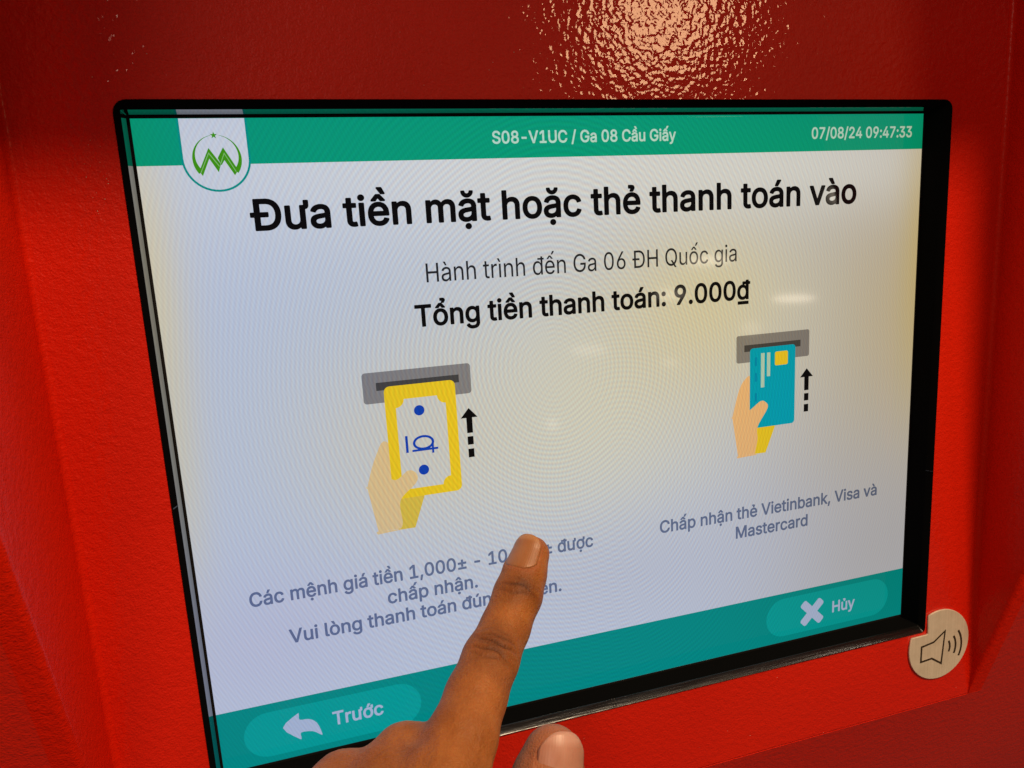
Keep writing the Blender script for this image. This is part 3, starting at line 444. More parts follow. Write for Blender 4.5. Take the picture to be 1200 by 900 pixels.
"3":[453,[[29,113,35,88,44,67,56,48,74,28,94,12,114,0,139,-11,169,-19,194,-23,229,-24,259,-21,284,-15,309,-6,334,7,354,22,370,38,386,58,396,78,404,98,408,118,410,143,408,168,404,188,397,208,390,223,377,243,364,258,346,273,329,284,309,294,289,301,264,306,261,308,388,453,389,463,389,508,389,513,384,521,379,524,374,526,69,526,61,523,56,518,53,508,53,448,59,439,64,436,69,435,249,435,252,433,142,308,140,298,140,243,144,237,149,232,154,231,209,230,229,229,254,224,274,215,284,208,294,198,304,183,310,163,312,138,310,123,306,113,299,100,289,89,279,82,264,75,249,70,234,68,209,67,189,70,169,76,156,83,144,93,136,103,129,118,125,138,122,143,114,148,39,148,31,143,28,138,27,133]]],
"4":[453,[[24,100,30,92,40,88,260,88,265,85,265,0,265,-5,270,-12,275,-16,280,-17,345,-17,351,-15,357,-10,360,0,360,85,365,88,415,89,420,90,425,93,429,100,430,105,430,160,428,170,425,175,420,178,415,179,360,180,360,320,358,325,354,330,345,334,280,334,270,330,266,325,265,315,264,180,138,180,140,185,325,500,327,505,326,515,320,523,310,526,245,526,240,524,234,520,24,165,23,155]]],
"7":[453,[[47,445,52,438,62,435,292,435,295,430,81,5,80,0,82,-8,87,-14,92,-16,167,-17,172,-15,177,-12,181,-5,405,440,408,450,408,510,406,515,402,521,397,524,392,526,57,525,50,520,46,515,45,510,45,455]]],
"8":[453,[[36,113,42,89,51,68,67,43,82,27,102,11,127,-3,152,-13,177,-19,212,-23,242,-23,277,-19,302,-13,327,-2,352,12,372,28,386,43,402,68,409,83,413,98,416,113,418,133,415,163,407,193,400,208,390,223,372,245,344,268,357,279,367,290,380,308,387,323,393,338,397,358,399,378,398,393,393,423,382,448,365,473,342,495,312,514,282,525,262,530,242,532,202,531,167,524,137,513,121,503,107,493,96,483,83,468,67,443,58,418,54,388,55,358,61,333,72,308,87,288,109,268,87,251,74,238,62,223,50,203,42,183,37,162,35,138],[137,112,133,128,133,143,135,158,142,176,151,188,162,198,177,208,197,215,217,218,237,218,257,214,272,209,287,201,301,188,312,173,317,158,319,143,319,128,315,113,310,103,302,93,291,83,277,75,262,70,242,67,222,66,202,68,182,73,167,79,154,88,145,98],[152,357,150,368,150,383,153,398,157,408,164,418,175,428,187,435,202,440,217,442,237,442,252,440,267,434,277,428,288,418,295,408,300,393,302,383,302,368,299,353,295,343,287,332,277,322,267,316,252,310,237,307,217,307,202,309,187,315,173,323,163,333,157,343]]],
"9":[453,[[48,325,54,295,66,265,82,240,104,217,129,199,159,186,184,180,204,178,229,177,231,175,117,10,113,0,114,-5,119,-12,124,-16,129,-17,199,-17,209,-15,214,-10,340,175,370,225,389,264,396,285,401,305,405,325,406,345,403,385,397,410,389,431,372,460,354,482,329,502,299,519,274,527,239,532,204,531,169,524,144,514,113,495,89,471,70,445,58,420,50,390,47,360],[144,334,142,350,144,370,147,385,154,400,164,415,174,425,184,432,199,439,214,442,234,443,249,441,264,435,279,425,289,415,299,400,305,385,310,365,310,345,308,325,303,310,295,295,284,282,269,271,254,264,234,261,214,261,199,265,184,271,169,283,158,295,148,315]]],
":":[188,[[34,26,38,16,45,4,55,-6,65,-14,75,-18,85,-21,95,-21,110,-20,120,-17,132,-9,143,1,150,10,155,21,157,31,158,41,156,56,151,71,145,80,135,90,126,96,115,101,105,103,90,103,80,102,70,98,57,91,47,81,40,71,36,61,33,51,33,36],[34,301,38,291,45,279,55,269,65,262,75,257,90,254,105,254,115,257,125,261,135,268,143,276,150,286,155,296,158,311,157,326,155,336,151,346,144,356,135,365,125,372,115,376,105,378,90,379,80,377,70,374,57,366,46,356,40,346,35,336,33,326,33,311]]],
"C":[510,[[25,213,31,178,37,153,47,123,62,93,80,66,95,48,115,29,140,11,165,-2,189,-12,215,-19,250,-23,280,-23,310,-20,335,-15,365,-4,390,9,415,27,435,45,455,71,471,98,483,128,490,158,490,163,485,172,480,176,475,177,410,177,400,175,393,168,387,148,381,133,365,111,345,93,330,84,315,78,290,72,260,70,235,73,210,81,185,96,171,108,162,118,145,143,132,173,124,208,121,243,122,283,128,323,135,343,144,363,156,383,169,398,185,413,200,422,220,431,235,435,265,439,290,437,315,431,340,419,355,408,370,392,384,368,395,338,400,333,405,331,475,331,480,333,485,337,489,343,489,353,483,378,474,403,465,423,452,443,440,458,426,473,408,488,390,500,355,517,335,523,310,529,285,532,265,532,235,531,215,527,190,521,170,513,140,498,115,479,103,468,90,455,74,433,53,398,43,373,36,353,28,313,25,293,23,258]]],
"G":[520,[[25,213,30,178,40,143,47,123,62,93,78,68,95,48,115,29,137,13,155,2,185,-11,215,-19,245,-23,270,-24,300,-22,330,-17,360,-7,395,10,410,20,426,33,450,60,471,93,484,123,490,148,493,168,495,198,495,253,493,263,485,271,475,273,285,273,275,271,271,268,267,263,266,253,266,198,267,193,270,187,275,184,280,182,390,182,395,180,395,173,389,148,379,128,365,108,345,92,320,79,295,72,270,70,240,73,210,82,195,90,180,100,170,109,158,123,145,143,138,158,132,173,125,198,121,238,122,283,125,308,130,328,137,348,146,368,156,383,170,400,185,413,200,423,215,430,235,436,265,439,290,437,315,430,335,421,352,408,366,393,380,371,395,338,400,333,405,332,475,332,480,333,485,336,490,343,491,353,484,378,477,398,468,418,459,433,445,451,430,468,413,483,395,496,375,507,355,516,335,523,315,528,290,531,265,533,245,532,215,528,195,523,170,514,155,507,135,495,115,480,102,468,88,453,73,433,53,398,45,381,36,353,27,313,23,258]]],
"M":[628,[[44,-5,50,-14,60,-17,125,-17,130,-15,135,-10,138,-5,139,315,140,323,142,315,270,-5,275,-13,285,-17,345,-17,350,-15,356,-10,485,321,487,315,488,-5,490,-10,495,-14,505,-17,570,-17,575,-15,580,-11,584,-5,585,0,585,505,584,515,580,520,575,524,570,526,480,526,470,525,464,520,460,514,337,195,315,131,294,190,165,519,160,523,150,526,60,526,55,525,48,520,44,515,43,505]]],
"S":[447,[[23,121,30,91,38,71,49,51,63,34,83,16,103,2,128,-9,153,-18,183,-23,223,-26,253,-25,283,-20,308,-14,338,-1,363,15,382,31,399,51,413,76,421,101,425,126,425,151,421,176,412,201,399,221,386,236,369,251,348,265,328,275,283,291,198,315,163,330,148,341,138,351,134,361,132,376,134,391,141,406,149,416,162,426,178,434,193,438,213,441,233,441,253,439,268,435,283,429,298,419,306,411,313,401,317,391,322,371,328,364,338,361,398,361,408,363,413,367,418,376,415,401,410,421,403,438,396,451,385,466,371,481,353,496,328,511,303,521,278,528,253,531,218,532,188,530,163,525,143,518,118,507,98,495,77,476,63,461,51,441,41,416,37,396,35,376,36,356,39,336,44,321,58,295,68,283,83,269,108,252,133,239,163,228,273,195,298,184,308,178,318,169,324,161,327,151,328,131,326,121,322,111,311,96,299,86,288,80,273,74,253,69,218,66,203,67,183,71,158,81,148,87,139,96,131,106,126,116,121,141,118,146,113,151,103,154,33,153,28,150,24,146,22,141]]],
"U":[517,[[45,147,49,122,57,97,70,72,85,50,102,32,125,13,145,1,175,-12,210,-21,240,-25,275,-25,305,-22,335,-14,360,-5,385,8,410,27,434,52,453,82,460,97,467,117,473,147,474,177,474,507,474,512,470,519,465,524,460,525,395,526,385,524,378,517,376,507,376,177,375,162,372,147,365,127,356,112,345,100,330,88,315,79,300,74,280,70,260,69,240,70,220,73,200,80,185,89,170,102,160,114,153,127,145,147,142,162,141,177,141,507,139,517,135,522,125,526,60,526,55,525,49,522,45,517,43,507,43,177]]],
"V":[480,[[1,500,190,-10,196,-15,202,-17,277,-17,287,-15,292,-10,294,-5,478,500,480,510,479,515,472,523,462,526,392,525,382,520,379,515,271,205,242,114,211,205,100,515,97,521,92,524,87,526,12,525,4,520,1,515,-1,510]]],
"a":[389,[[15,87,19,67,25,52,33,37,44,22,56,10,71,-1,86,-10,106,-17,131,-23,151,-25,171,-25,191,-23,211,-19,225,-13,241,-5,256,5,259,2,262,-8,266,-13,276,-17,336,-17,341,-17,347,-13,351,-8,354,2,353,272,349,297,343,317,332,337,321,353,311,363,296,374,266,389,251,394,231,398,196,401,161,399,141,395,121,389,91,375,66,357,55,347,43,332,34,317,26,298,24,292,25,287,27,282,33,277,96,257,106,258,112,262,121,277,131,290,141,298,151,304,161,308,176,312,196,314,211,313,231,308,241,302,246,297,253,287,256,277,258,262,258,252,256,249,241,245,161,235,116,226,86,216,61,203,47,192,37,182,30,172,22,157,17,142,14,127,13,107],[111,92,109,107,112,122,120,132,131,139,146,144,166,149,226,158,256,163,258,162,258,132,256,118,251,107,245,97,237,87,226,77,216,71,201,66,186,63,166,63,151,64,136,68,126,73,116,82]]],
"b":[424,[[38,-8,43,-14,53,-17,113,-17,118,-16,123,-13,127,-8,129,-3,129,7,133,12,148,-1,168,-13,183,-19,203,-23,228,-25,253,-24,278,-19,293,-14,313,-4,333,9,352,27,368,46,380,67,391,92,399,117,404,142,407,172,407,192,406,222,402,247,396,272,389,292,379,312,367,332,358,343,343,359,328,371,313,381,283,393,253,400,218,401,203,400,183,395,158,384,143,374,133,366,131,372,130,512,129,517,124,522,118,525,48,525,42,522,38,517,36,512,36,2],[133,152,130,172,130,197,131,217,135,237,139,252,145,267,155,282,164,292,178,303,193,309,208,312,228,313,243,310,258,305,271,297,281,287,295,267,304,242,309,217,311,182,308,152,300,122,288,99,273,82,263,75,253,70,233,65,208,65,193,68,183,72,173,78,163,86,151,102,141,122]]],
"c":[396,[[19,157,22,132,27,112,34,92,46,67,59,47,72,32,89,15,108,2,129,-9,153,-18,169,-22,194,-25,214,-25,239,-23,259,-19,279,-12,299,-3,319,10,339,27,352,42,365,62,376,87,380,102,377,112,372,117,364,120,309,133,299,133,294,131,290,127,282,107,273,92,263,82,248,72,229,66,209,63,184,66,167,72,153,82,139,97,127,117,120,137,115,162,113,187,115,217,121,242,131,267,145,287,154,296,164,303,184,310,199,313,219,312,234,309,252,302,260,297,271,287,281,272,289,252,294,247,299,245,309,246,369,262,375,267,379,277,373,297,357,327,337,352,324,363,309,373,279,388,244,398,209,401,189,401,169,398,154,395,134,388,119,381,104,372,79,352,59,329,40,297,27,262,20,232,17,192]]],
"d":[424,[[19,152,23,127,30,102,39,77,53,52,68,32,84,16,104,1,124,-10,144,-18,169,-23,194,-25,223,-23,244,-18,259,-12,279,1,294,14,296,12,296,-3,298,-8,302,-13,309,-17,374,-17,379,-15,384,-11,389,-3,389,2,389,507,388,512,384,520,379,524,374,526,309,526,300,522,296,517,294,507,294,377,293,372,289,368,269,383,244,395,214,401,184,401,154,397,124,387,99,372,75,352,58,332,46,312,34,287,26,262,20,232,18,207,17,177],[114,168,114,207,117,227,121,247,127,262,135,277,148,292,159,301,174,308,189,312,204,313,224,311,239,306,249,301,261,292,273,277,284,257,292,227,295,197,293,162,287,132,277,107,264,89,249,76,229,67,204,64,179,67,159,76,142,92,129,112,120,137]]],
"e":[404,[[19,152,23,127,30,102,41,77,49,62,63,42,76,27,89,15,109,1,129,-9,144,-15,169,-21,194,-25,219,-25,244,-23,269,-18,289,-11,306,-3,324,8,342,22,356,37,369,57,378,77,382,92,378,102,369,107,304,122,299,121,293,117,283,97,275,87,264,77,255,72,239,66,224,64,204,63,189,65,174,69,159,76,149,83,139,93,129,107,122,122,116,142,115,147,116,152,369,152,379,154,384,159,388,167,388,207,384,247,380,267,373,287,365,307,356,322,337,347,324,359,309,371,280,387,244,398,209,401,174,399,139,390,109,376,84,357,69,342,59,329,40,297,29,270,20,232,17,187],[119,238,117,242,124,262,134,279,146,292,159,301,174,308,189,312,204,313,219,312,234,309,249,302,259,295,269,284,277,272,284,257,288,242,284,238]]],
"g":[425,[[19,160,22,135,29,110,37,90,47,70,59,52,75,35,94,18,114,6,134,-2,159,-9,184,-12,214,-11,234,-8,254,-2,276,10,294,25,293,-20,290,-35,286,-45,278,-55,269,-63,259,-69,244,-75,224,-79,204,-80,184,-79,164,-74,149,-67,139,-59,126,-45,114,-30,109,-26,104,-24,94,-25,44,-53,36,-60,34,-65,35,-75,47,-95,64,-116,89,-137,119,-152,149,-162,184,-167,229,-167,264,-162,299,-151,324,-138,335,-130,349,-117,360,-105,369,-92,381,-65,388,-35,389,-5,389,380,386,390,380,395,374,396,309,396,304,394,299,390,297,385,296,370,294,364,283,375,269,383,245,395,214,401,184,401,159,398,144,394,124,386,104,376,83,360,64,340,47,315,35,290,26,265,20,235,17,195],[114,172,114,210,117,230,122,250,128,265,137,280,149,293,159,301,174,308,189,312,204,313,224,311,239,307,254,298,264,289,276,275,287,250,293,225,295,195,294,165,288,140,280,120,269,103,254,89,234,80,209,76,184,78,169,82,159,87,144,100,129,120,119,145]]],
"h":[410,[[36,-5,43,-14,53,-17,118,-17,123,-14,128,-10,131,0,131,225,131,240,134,255,137,265,143,277,148,285,158,295,168,302,183,308,208,312,233,309,243,306,253,300,263,290,268,283,274,270,277,260,279,235,279,0,282,-10,288,-15,293,-17,358,-17,368,-13,373,-5,374,255,369,290,364,310,357,325,349,340,338,355,318,374,303,384,288,391,258,399,228,401,193,398,163,388,143,376,133,368,131,375,131,510,129,515,126,520,118,525,48,525,40,520,37,515,36,510]]],
"i":[167,[[26,470,29,460,35,450,41,443,51,435,61,430,71,427,81,426,96,427,106,430,116,435,128,445,136,455,140,465,143,475,142,495,139,505,133,515,126,523,116,531,106,537,96,539,81,541,71,540,61,537,51,532,41,524,34,515,29,505,26,495,24,480],[36,-5,39,-10,45,-15,56,-17,116,-17,121,-15,126,-11,130,-5,131,380,130,385,126,391,121,394,116,396,51,396,46,395,41,392,36,384]]],
"k":[381,[[36,-5,43,-14,53,-17,113,-17,122,-15,127,-10,131,0,131,130,133,135,153,152,280,-10,286,-15,293,-17,373,-17,383,-13,388,-5,388,5,386,10,224,215,373,368,377,375,376,385,373,391,368,395,363,396,288,396,278,395,271,390,133,248,131,255,131,510,129,515,126,520,118,525,48,525,40,520,37,515,36,510]]],
"l":[189,[[37,63,43,40,54,18,68,3,88,-10,103,-15,118,-18,153,-19,173,-16,188,-13,193,-9,197,-2,197,8,186,58,183,65,178,69,173,71,153,69,138,70,134,73,132,83,131,508,128,518,123,523,118,525,48,525,43,523,38,518,36,513,36,88]]],
"m":[610,[[36,-5,43,-14,53,-17,118,-17,123,-14,128,-10,131,0,131,235,133,260,138,275,143,284,158,300,178,310,188,313,203,313,223,310,233,305,240,300,248,291,252,285,256,270,258,-5,263,-12,268,-16,273,-17,338,-17,343,-15,348,-11,352,-5,352,0,352,245,354,265,362,285,375,300,393,309,403,312,418,313,433,312,443,310,461,300,470,290,475,280,477,270,479,250,479,-5,483,-11,488,-15,493,-17,558,-17,568,-13,573,-6,574,0,574,265,571,290,567,310,559,330,550,345,533,367,513,382,498,390,483,396,453,402,438,403,418,402,398,399,383,394,368,388,353,379,338,368,323,352,318,350,302,370,284,385,263,396,243,401,213,403,183,398,158,388,145,380,133,370,129,375,128,385,125,390,118,395,113,396,53,396,43,393,38,387,36,380]]],
"n":[410,[[36,-5,43,-14,53,-17,118,-17,123,-14,128,-10,131,0,131,225,131,240,134,255,139,270,145,280,153,290,163,299,173,304,188,310,213,312,233,309,243,306,253,300,263,290,268,283,274,270,277,260,279,235,280,-5,282,-10,288,-15,298,-17,358,-17,365,-15,371,-10,374,0,374,240,372,275,365,305,355,330,338,355,318,374,300,385,278,394,258,399,238,401,208,400,183,395,153,383,133,368,130,370,128,385,123,392,118,395,113,396,53,396,47,395,40,390,36,380]]],
"o":[415,[[19,157,22,132,27,112,34,92,46,67,56,52,69,35,84,20,99,8,129,-9,153,-18,169,-22,194,-25,219,-25,234,-24,259,-19,274,-14,294,-6,309,3,329,18,344,33,356,47,369,67,377,82,385,102,392,127,395,147,398,172,397,217,393,242,388,262,375,297,367,312,354,332,329,358,314,370,299,379,269,392,234,400,194,401,179,400,154,395,139,390,119,381,94,365,69,341,48,312,34,284,23,247,17,202],[114,168,113,187,115,212,118,232,124,252,131,267,141,282,150,292,163,302,179,309,194,312,214,313,234,309,249,304,260,297,270,287,282,272,291,252,299,222,302,192,301,162,294,132,284,109,273,92,254,75,244,70,229,66,204,64,179,67,159,77,143,92,129,112,120,137]]],
"p":[424,[[36,-148,43,-156,53,-160,118,-159,123,-157,128,-152,131,-143,131,7,133,12,148,-1,163,-10,178,-17,193,-21,208,-24,228,-25,243,-25,268,-21,288,-16,303,-9,323,2,333,9,358,33,368,47,380,67,390,87,398,112,402,132,406,157,407,207,404,232,401,252,394,277,386,297,379,312,366,332,343,359,326,372,309,382,288,392,268,397,243,401,213,401,193,398,173,392,153,381,133,366,130,367,129,372,129,382,127,387,123,392,118,395,113,396,53,396,43,393,38,387,36,377],[133,152,130,172,130,192,131,217,134,232,139,252,146,267,155,282,164,292,178,303,193,309,211,312,228,313,243,310,258,305,270,297,281,287,295,267,304,242,310,212,311,182,308,152,300,122,288,99,273,82,263,75,253,70,233,65,208,65,193,68,183,72,173,78,163,87,150,102,141,122]]],
"r":[259,[[36,-5,43,-14,53,-17,118,-17,123,-14,128,-10,131,0,131,235,132,250,134,260,141,275,148,285,160,295,173,302,183,306,198,308,218,308,243,305,248,306,255,310,259,315,260,320,260,385,258,393,253,398,243,401,223,402,203,401,188,399,173,396,158,390,143,381,133,374,130,375,128,385,125,390,118,395,113,396,53,396,43,393,38,387,36,380]]],
"s":[365,[[20,87,26,67,32,52,41,37,56,20,71,7,91,-6,108,-13,131,-20,156,-24,181,-25,206,-24,236,-19,256,-13,276,-5,295,7,311,20,326,36,335,52,343,72,347,92,348,117,344,137,337,157,328,172,316,186,302,197,291,204,271,214,246,223,166,242,146,250,136,256,130,262,127,267,126,277,127,287,130,292,136,299,146,306,166,313,191,315,216,312,231,303,245,287,255,267,261,262,266,260,271,260,331,274,336,278,339,282,341,287,340,297,332,317,326,330,316,345,306,357,295,367,282,377,256,390,226,398,186,401,166,400,146,398,116,389,91,377,76,367,66,358,52,342,42,327,36,312,31,292,30,272,32,252,37,232,47,212,59,197,71,187,86,176,106,166,136,156,216,137,236,128,244,122,247,117,251,107,250,97,246,87,241,81,231,74,221,69,206,65,191,63,161,64,141,70,126,81,118,92,107,117,101,122,96,123,31,111,24,107,20,102,19,97]]],
"t":[227,[[-9,321,-6,316,2,311,42,310,47,309,48,306,48,81,50,66,54,51,60,36,66,26,82,8,97,-3,112,-11,132,-17,157,-21,177,-21,202,-19,222,-13,227,-8,230,1,217,62,212,67,202,71,172,67,162,67,152,70,147,76,145,81,143,96,143,306,147,310,207,310,212,312,217,316,221,326,221,376,219,386,217,390,212,394,207,396,147,396,143,401,143,471,140,481,134,486,127,488,62,488,57,486,52,482,49,476,48,401,47,397,2,396,-6,391,-9,386,-11,376,-10,326]]],
"u":[410,[[37,110,40,90,46,70,55,50,64,35,76,20,88,9,103,-2,123,-12,143,-18,163,-21,183,-22,208,-20,228,-16,248,-8,263,0,278,12,280,10,283,-7,288,-13,293,-16,358,-17,368,-13,373,-6,374,0,374,380,370,390,364,395,358,396,298,396,288,394,283,390,280,385,279,380,279,150,276,125,271,110,265,100,258,90,248,81,238,75,223,70,198,67,178,70,168,74,157,80,143,95,138,105,133,120,131,145,131,380,130,385,127,390,123,394,113,396,53,396,43,393,38,387,36,380,36,140]]],
"v":[389,[[1,375,149,-10,155,-15,163,-17,228,-17,234,-15,240,-10,243,-5,386,370,388,380,385,390,378,395,368,396,303,396,298,395,292,390,288,381,198,130,193,128,102,380,97,390,93,394,88,396,13,396,8,393,3,387,0,380]]],
"y":[389,[[1,375,144,0,143,-5,129,-45,120,-60,113,-67,103,-72,93,-73,63,-69,58,-69,48,-75,44,-85,31,-140,33,-147,38,-152,58,-159,73,-161,93,-162,123,-159,149,-150,173,-135,183,-125,196,-110,213,-81,386,370,388,380,387,385,383,392,378,395,373,396,303,396,298,394,292,390,288,380,198,130,193,128,102,380,98,390,93,394,88,396,13,396,8,393,3,387,0,380]]],
"±":[453,[[49,19,55,10,65,7,390,7,395,8,400,13,404,19,404,84,402,89,398,94,390,97,385,98,60,97,54,94,50,89,48,84],[49,219,55,211,65,208,175,208,181,204,181,124,184,114,190,109,195,107,260,108,269,114,272,124,272,204,275,207,385,208,395,210,400,214,404,224,404,284,403,289,399,294,390,298,275,299,272,304,272,384,271,389,268,394,261,399,255,400,195,400,190,398,185,394,182,389,181,384,180,299,65,299,55,295,50,290,48,284,48,224]]],
"à":[389,[[15,87,19,67,25,52,33,37,44,22,56,10,71,-1,86,-10,106,-17,131,-23,151,-25,171,-25,191,-23,211,-19,225,-13,241,-5,256,5,259,2,262,-8,266,-13,276,-17,336,-17,341,-17,347,-13,351,-8,354,2,353,272,349,297,343,317,332,337,321,353,311,363,296,374,266,389,251,394,231,398,196,401,161,399,141,395,121,389,91,375,66,357,55,347,43,332,34,317,26,298,24,292,25,287,27,282,33,277,96,257,106,258,112,262,121,277,131,290,141,298,151,304,161,308,176,312,196,314,211,313,231,308,241,302,246,297,253,287,256,277,258,262,258,252,256,249,241,245,161,235,116,226,86,216,61,203,47,192,37,182,30,172,22,157,17,142,14,127,13,107],[84,522,150,422,156,415,166,412,216,412,226,415,231,421,232,427,231,437,183,537,176,544,166,546,96,546,88,542,84,537,83,527],[111,92,109,107,112,122,120,132,131,139,146,144,166,149,226,158,256,163,258,162,258,132,256,118,251,107,245,97,237,87,226,77,216,71,201,66,186,63,166,63,151,64,136,68,126,73,116,82]]],
"á":[389,[[15,87,19,67,25,52,33,37,44,22,56,10,71,-1,86,-10,106,-17,131,-23,151,-25,171,-25,191,-23,211,-19,225,-13,241,-5,256,5,259,2,262,-8,266,-13,276,-17,336,-17,341,-17,347,-13,351,-8,354,2,353,272,349,297,343,317,332,337,321,353,311,363,296,374,266,389,251,394,231,398,196,401,161,399,141,395,121,389,91,375,66,357,55,347,43,332,34,317,26,298,24,292,25,287,27,282,33,277,96,257,106,258,112,262,121,277,131,290,141,298,151,304,161,308,176,312,196,314,211,313,231,308,241,302,246,297,253,287,256,277,258,262,258,252,256,249,241,245,161,235,116,226,86,216,61,203,47,192,37,182,30,172,22,157,17,142,14,127,13,107],[111,92,109,107,112,122,120,132,131,139,146,144,166,149,226,158,256,163,258,162,258,132,256,118,251,107,245,97,237,87,226,77,216,71,201,66,186,63,166,63,151,64,136,68,126,73,116,82],[145,427,147,422,150,417,156,413,161,412,216,412,224,417,293,522,295,532,291,541,286,545,276,546,211,546,201,543,195,537,147,437]]],
"ò":[415,[[19,157,22,132,27,112,34,92,46,67,56,52,69,35,84,20,99,8,129,-9,153,-18,169,-22,194,-25,219,-25,234,-24,259,-19,274,-14,294,-6,309,3,329,18,344,33,356,47,369,67,377,82,385,102,392,127,395,147,398,172,397,217,393,242,388,262,375,297,367,312,354,332,329,358,314,370,299,379,269,392,234,400,194,401,179,400,154,395,139,390,119,381,94,365,69,341,48,312,34,284,23,247,17,202],[102,522,168,422,174,414,184,412,234,412,239,413,246,417,249,422,250,427,249,437,201,537,194,544,184,546,114,546,106,542,102,537,101,532],[114,168,113,187,115,212,118,232,124,252,131,267,141,282,150,292,163,302,179,309,194,312,214,313,234,309,249,304,260,297,270,287,282,272,291,252,299,222,302,192,301,162,294,132,284,109,273,92,254,75,244,70,229,66,204,64,179,67,159,77,143,92,129,112,120,137]]],
"ú":[410,[[37,110,40,90,46,70,55,50,64,35,76,20,88,9,103,-2,123,-12,143,-18,163,-21,183,-22,208,-20,228,-16,248,-8,263,0,278,12,280,10,283,-7,288,-13,293,-16,358,-17,368,-13,373,-6,374,0,374,380,370,390,364,395,358,396,298,396,288,394,283,390,280,385,279,380,279,150,276,125,271,110,265,100,258,90,248,81,238,75,223,70,198,67,178,70,168,74,157,80,143,95,138,105,133,120,131,145,131,380,130,385,127,390,123,394,113,396,53,396,43,393,38,387,36,380,36,140],[161,425,163,420,168,415,178,412,228,412,238,415,243,420,308,520,311,530,307,540,300,545,293,546,228,546,218,544,213,540,210,535,164,440,161,430]]],
"đ":[424,[[19,152,23,127,30,102,39,77,53,52,68,32,84,16,104,1,124,-10,144,-18,169,-23,194,-25,223,-23,244,-18,259,-12,279,1,294,14,296,12,296,-3,298,-8,302,-13,309,-17,374,-17,382,-13,387,-8,389,2,389,402,424,403,433,407,437,412,439,422,439,467,436,477,430,482,424,484,394,484,389,486,388,512,387,517,379,524,369,526,309,526,304,524,299,521,294,513,293,487,289,484,204,484,194,482,188,477,186,472,185,422,187,412,194,403,289,403,292,402,294,397,293,372,289,368,264,386,234,398,224,400,194,401,169,400,137,392,114,382,92,367,74,351,58,332,40,302,30,277,22,247,18,217,17,187],[114,168,114,207,117,227,121,247,127,262,135,277,148,292,159,301,174,308,189,312,204,313,224,311,239,306,249,301,261,292,273,277,284,257,292,227,295,197,293,162,287,132,277,107,264,89,249,76,229,67,204,64,179,67,159,76,142,92,129,112,120,137]]],
"ư":[432,[[37,110,40,90,46,70,55,50,64,35,76,20,88,9,103,-2,123,-12,143,-18,163,-21,183,-22,208,-20,228,-16,248,-8,263,0,278,12,280,10,283,-7,288,-13,293,-16,358,-17,368,-13,373,-6,374,0,374,320,378,323,398,329,408,335,422,350,429,365,433,380,434,400,434,465,433,470,430,475,423,480,418,481,363,481,353,477,348,472,346,465,346,400,343,397,293,396,288,394,283,390,280,385,279,380,279,155,277,130,271,110,265,100,258,90,248,81,238,75,218,69,203,67,188,68,173,71,163,76,153,83,147,90,140,100,134,115,132,125,131,145,131,380,128,389,123,394,113,396,53,396,43,393,38,387,36,380,36,140]]],
"ấ":[389,[[15,87,19,67,25,52,33,37,44,22,56,10,71,-1,86,-10,106,-17,131,-23,151,-25,171,-25,191,-23,211,-19,225,-13,241,-5,256,5,259,2,262,-8,266,-13,276,-17,336,-17,341,-17,347,-13,351,-8,354,2,353,272,349,297,343,317,332,337,321,353,311,363,296,374,266,389,251,394,231,398,196,401,161,399,141,395,121,389,91,375,66,357,55,347,43,332,34,317,26,298,24,292,25,287,27,282,33,277,96,257,106,258,112,262,121,277,131,290,141,298,151,304,161,308,176,312,196,314,211,313,231,308,241,302,246,297,253,287,256,277,258,262,258,252,256,249,241,245,161,235,116,226,86,216,61,203,47,192,37,182,30,172,22,157,17,142,14,127,13,107],[65,422,71,413,76,410,81,409,146,409,151,411,156,415,191,458,226,416,231,411,236,409,301,409,311,412,315,417,317,422,318,432,316,437,237,527,241,529,291,530,296,532,301,536,368,632,370,642,367,652,361,656,356,658,286,658,276,655,269,647,223,557,221,552,221,539,216,537,161,537,156,536,151,532,71,441,65,432],[111,92,109,107,112,122,120,132,131,139,146,144,166,149,226,158,256,163,258,162,258,132,256,118,251,107,245,97,237,87,226,77,216,71,201,66,186,63,166,63,151,64,136,68,126,73,116,82]]],
"ầ":[389,[[15,87,19,67,25,52,33,37,44,22,56,10,71,-1,86,-10,106,-17,131,-23,151,-25,171,-25,191,-23,211,-19,225,-13,241,-5,256,5,259,2,262,-8,266,-13,276,-17,336,-17,341,-17,347,-13,351,-8,354,2,353,272,349,297,343,317,332,337,321,353,311,363,296,374,266,389,251,394,231,398,196,401,161,399,141,395,121,389,91,375,66,357,55,347,43,332,34,317,26,298,24,292,25,287,27,282,33,277,96,257,106,258,112,262,121,277,131,290,141,298,151,304,161,308,176,312,196,314,211,313,231,308,241,302,246,297,253,287,256,277,258,262,258,252,256,249,241,245,161,235,116,226,86,216,61,203,47,192,37,182,30,172,22,157,17,142,14,127,13,107],[65,422,71,413,76,410,81,409,146,409,151,411,156,415,191,458,226,416,231,411,236,409,306,409,311,412,315,417,318,427,316,437,312,442,231,533,221,537,161,537,156,536,150,532,71,441,65,432],[111,92,109,107,112,122,120,132,131,139,146,144,166,149,226,158,256,163,258,162,258,132,256,118,251,107,245,97,237,87,226,77,216,71,201,66,186,63,166,63,151,64,136,68,126,73,116,82],[174,632,241,537,246,532,256,530,306,530,312,532,318,537,322,547,321,552,273,647,270,652,266,655,256,658,186,658,181,656,176,652,172,647,172,637]]],
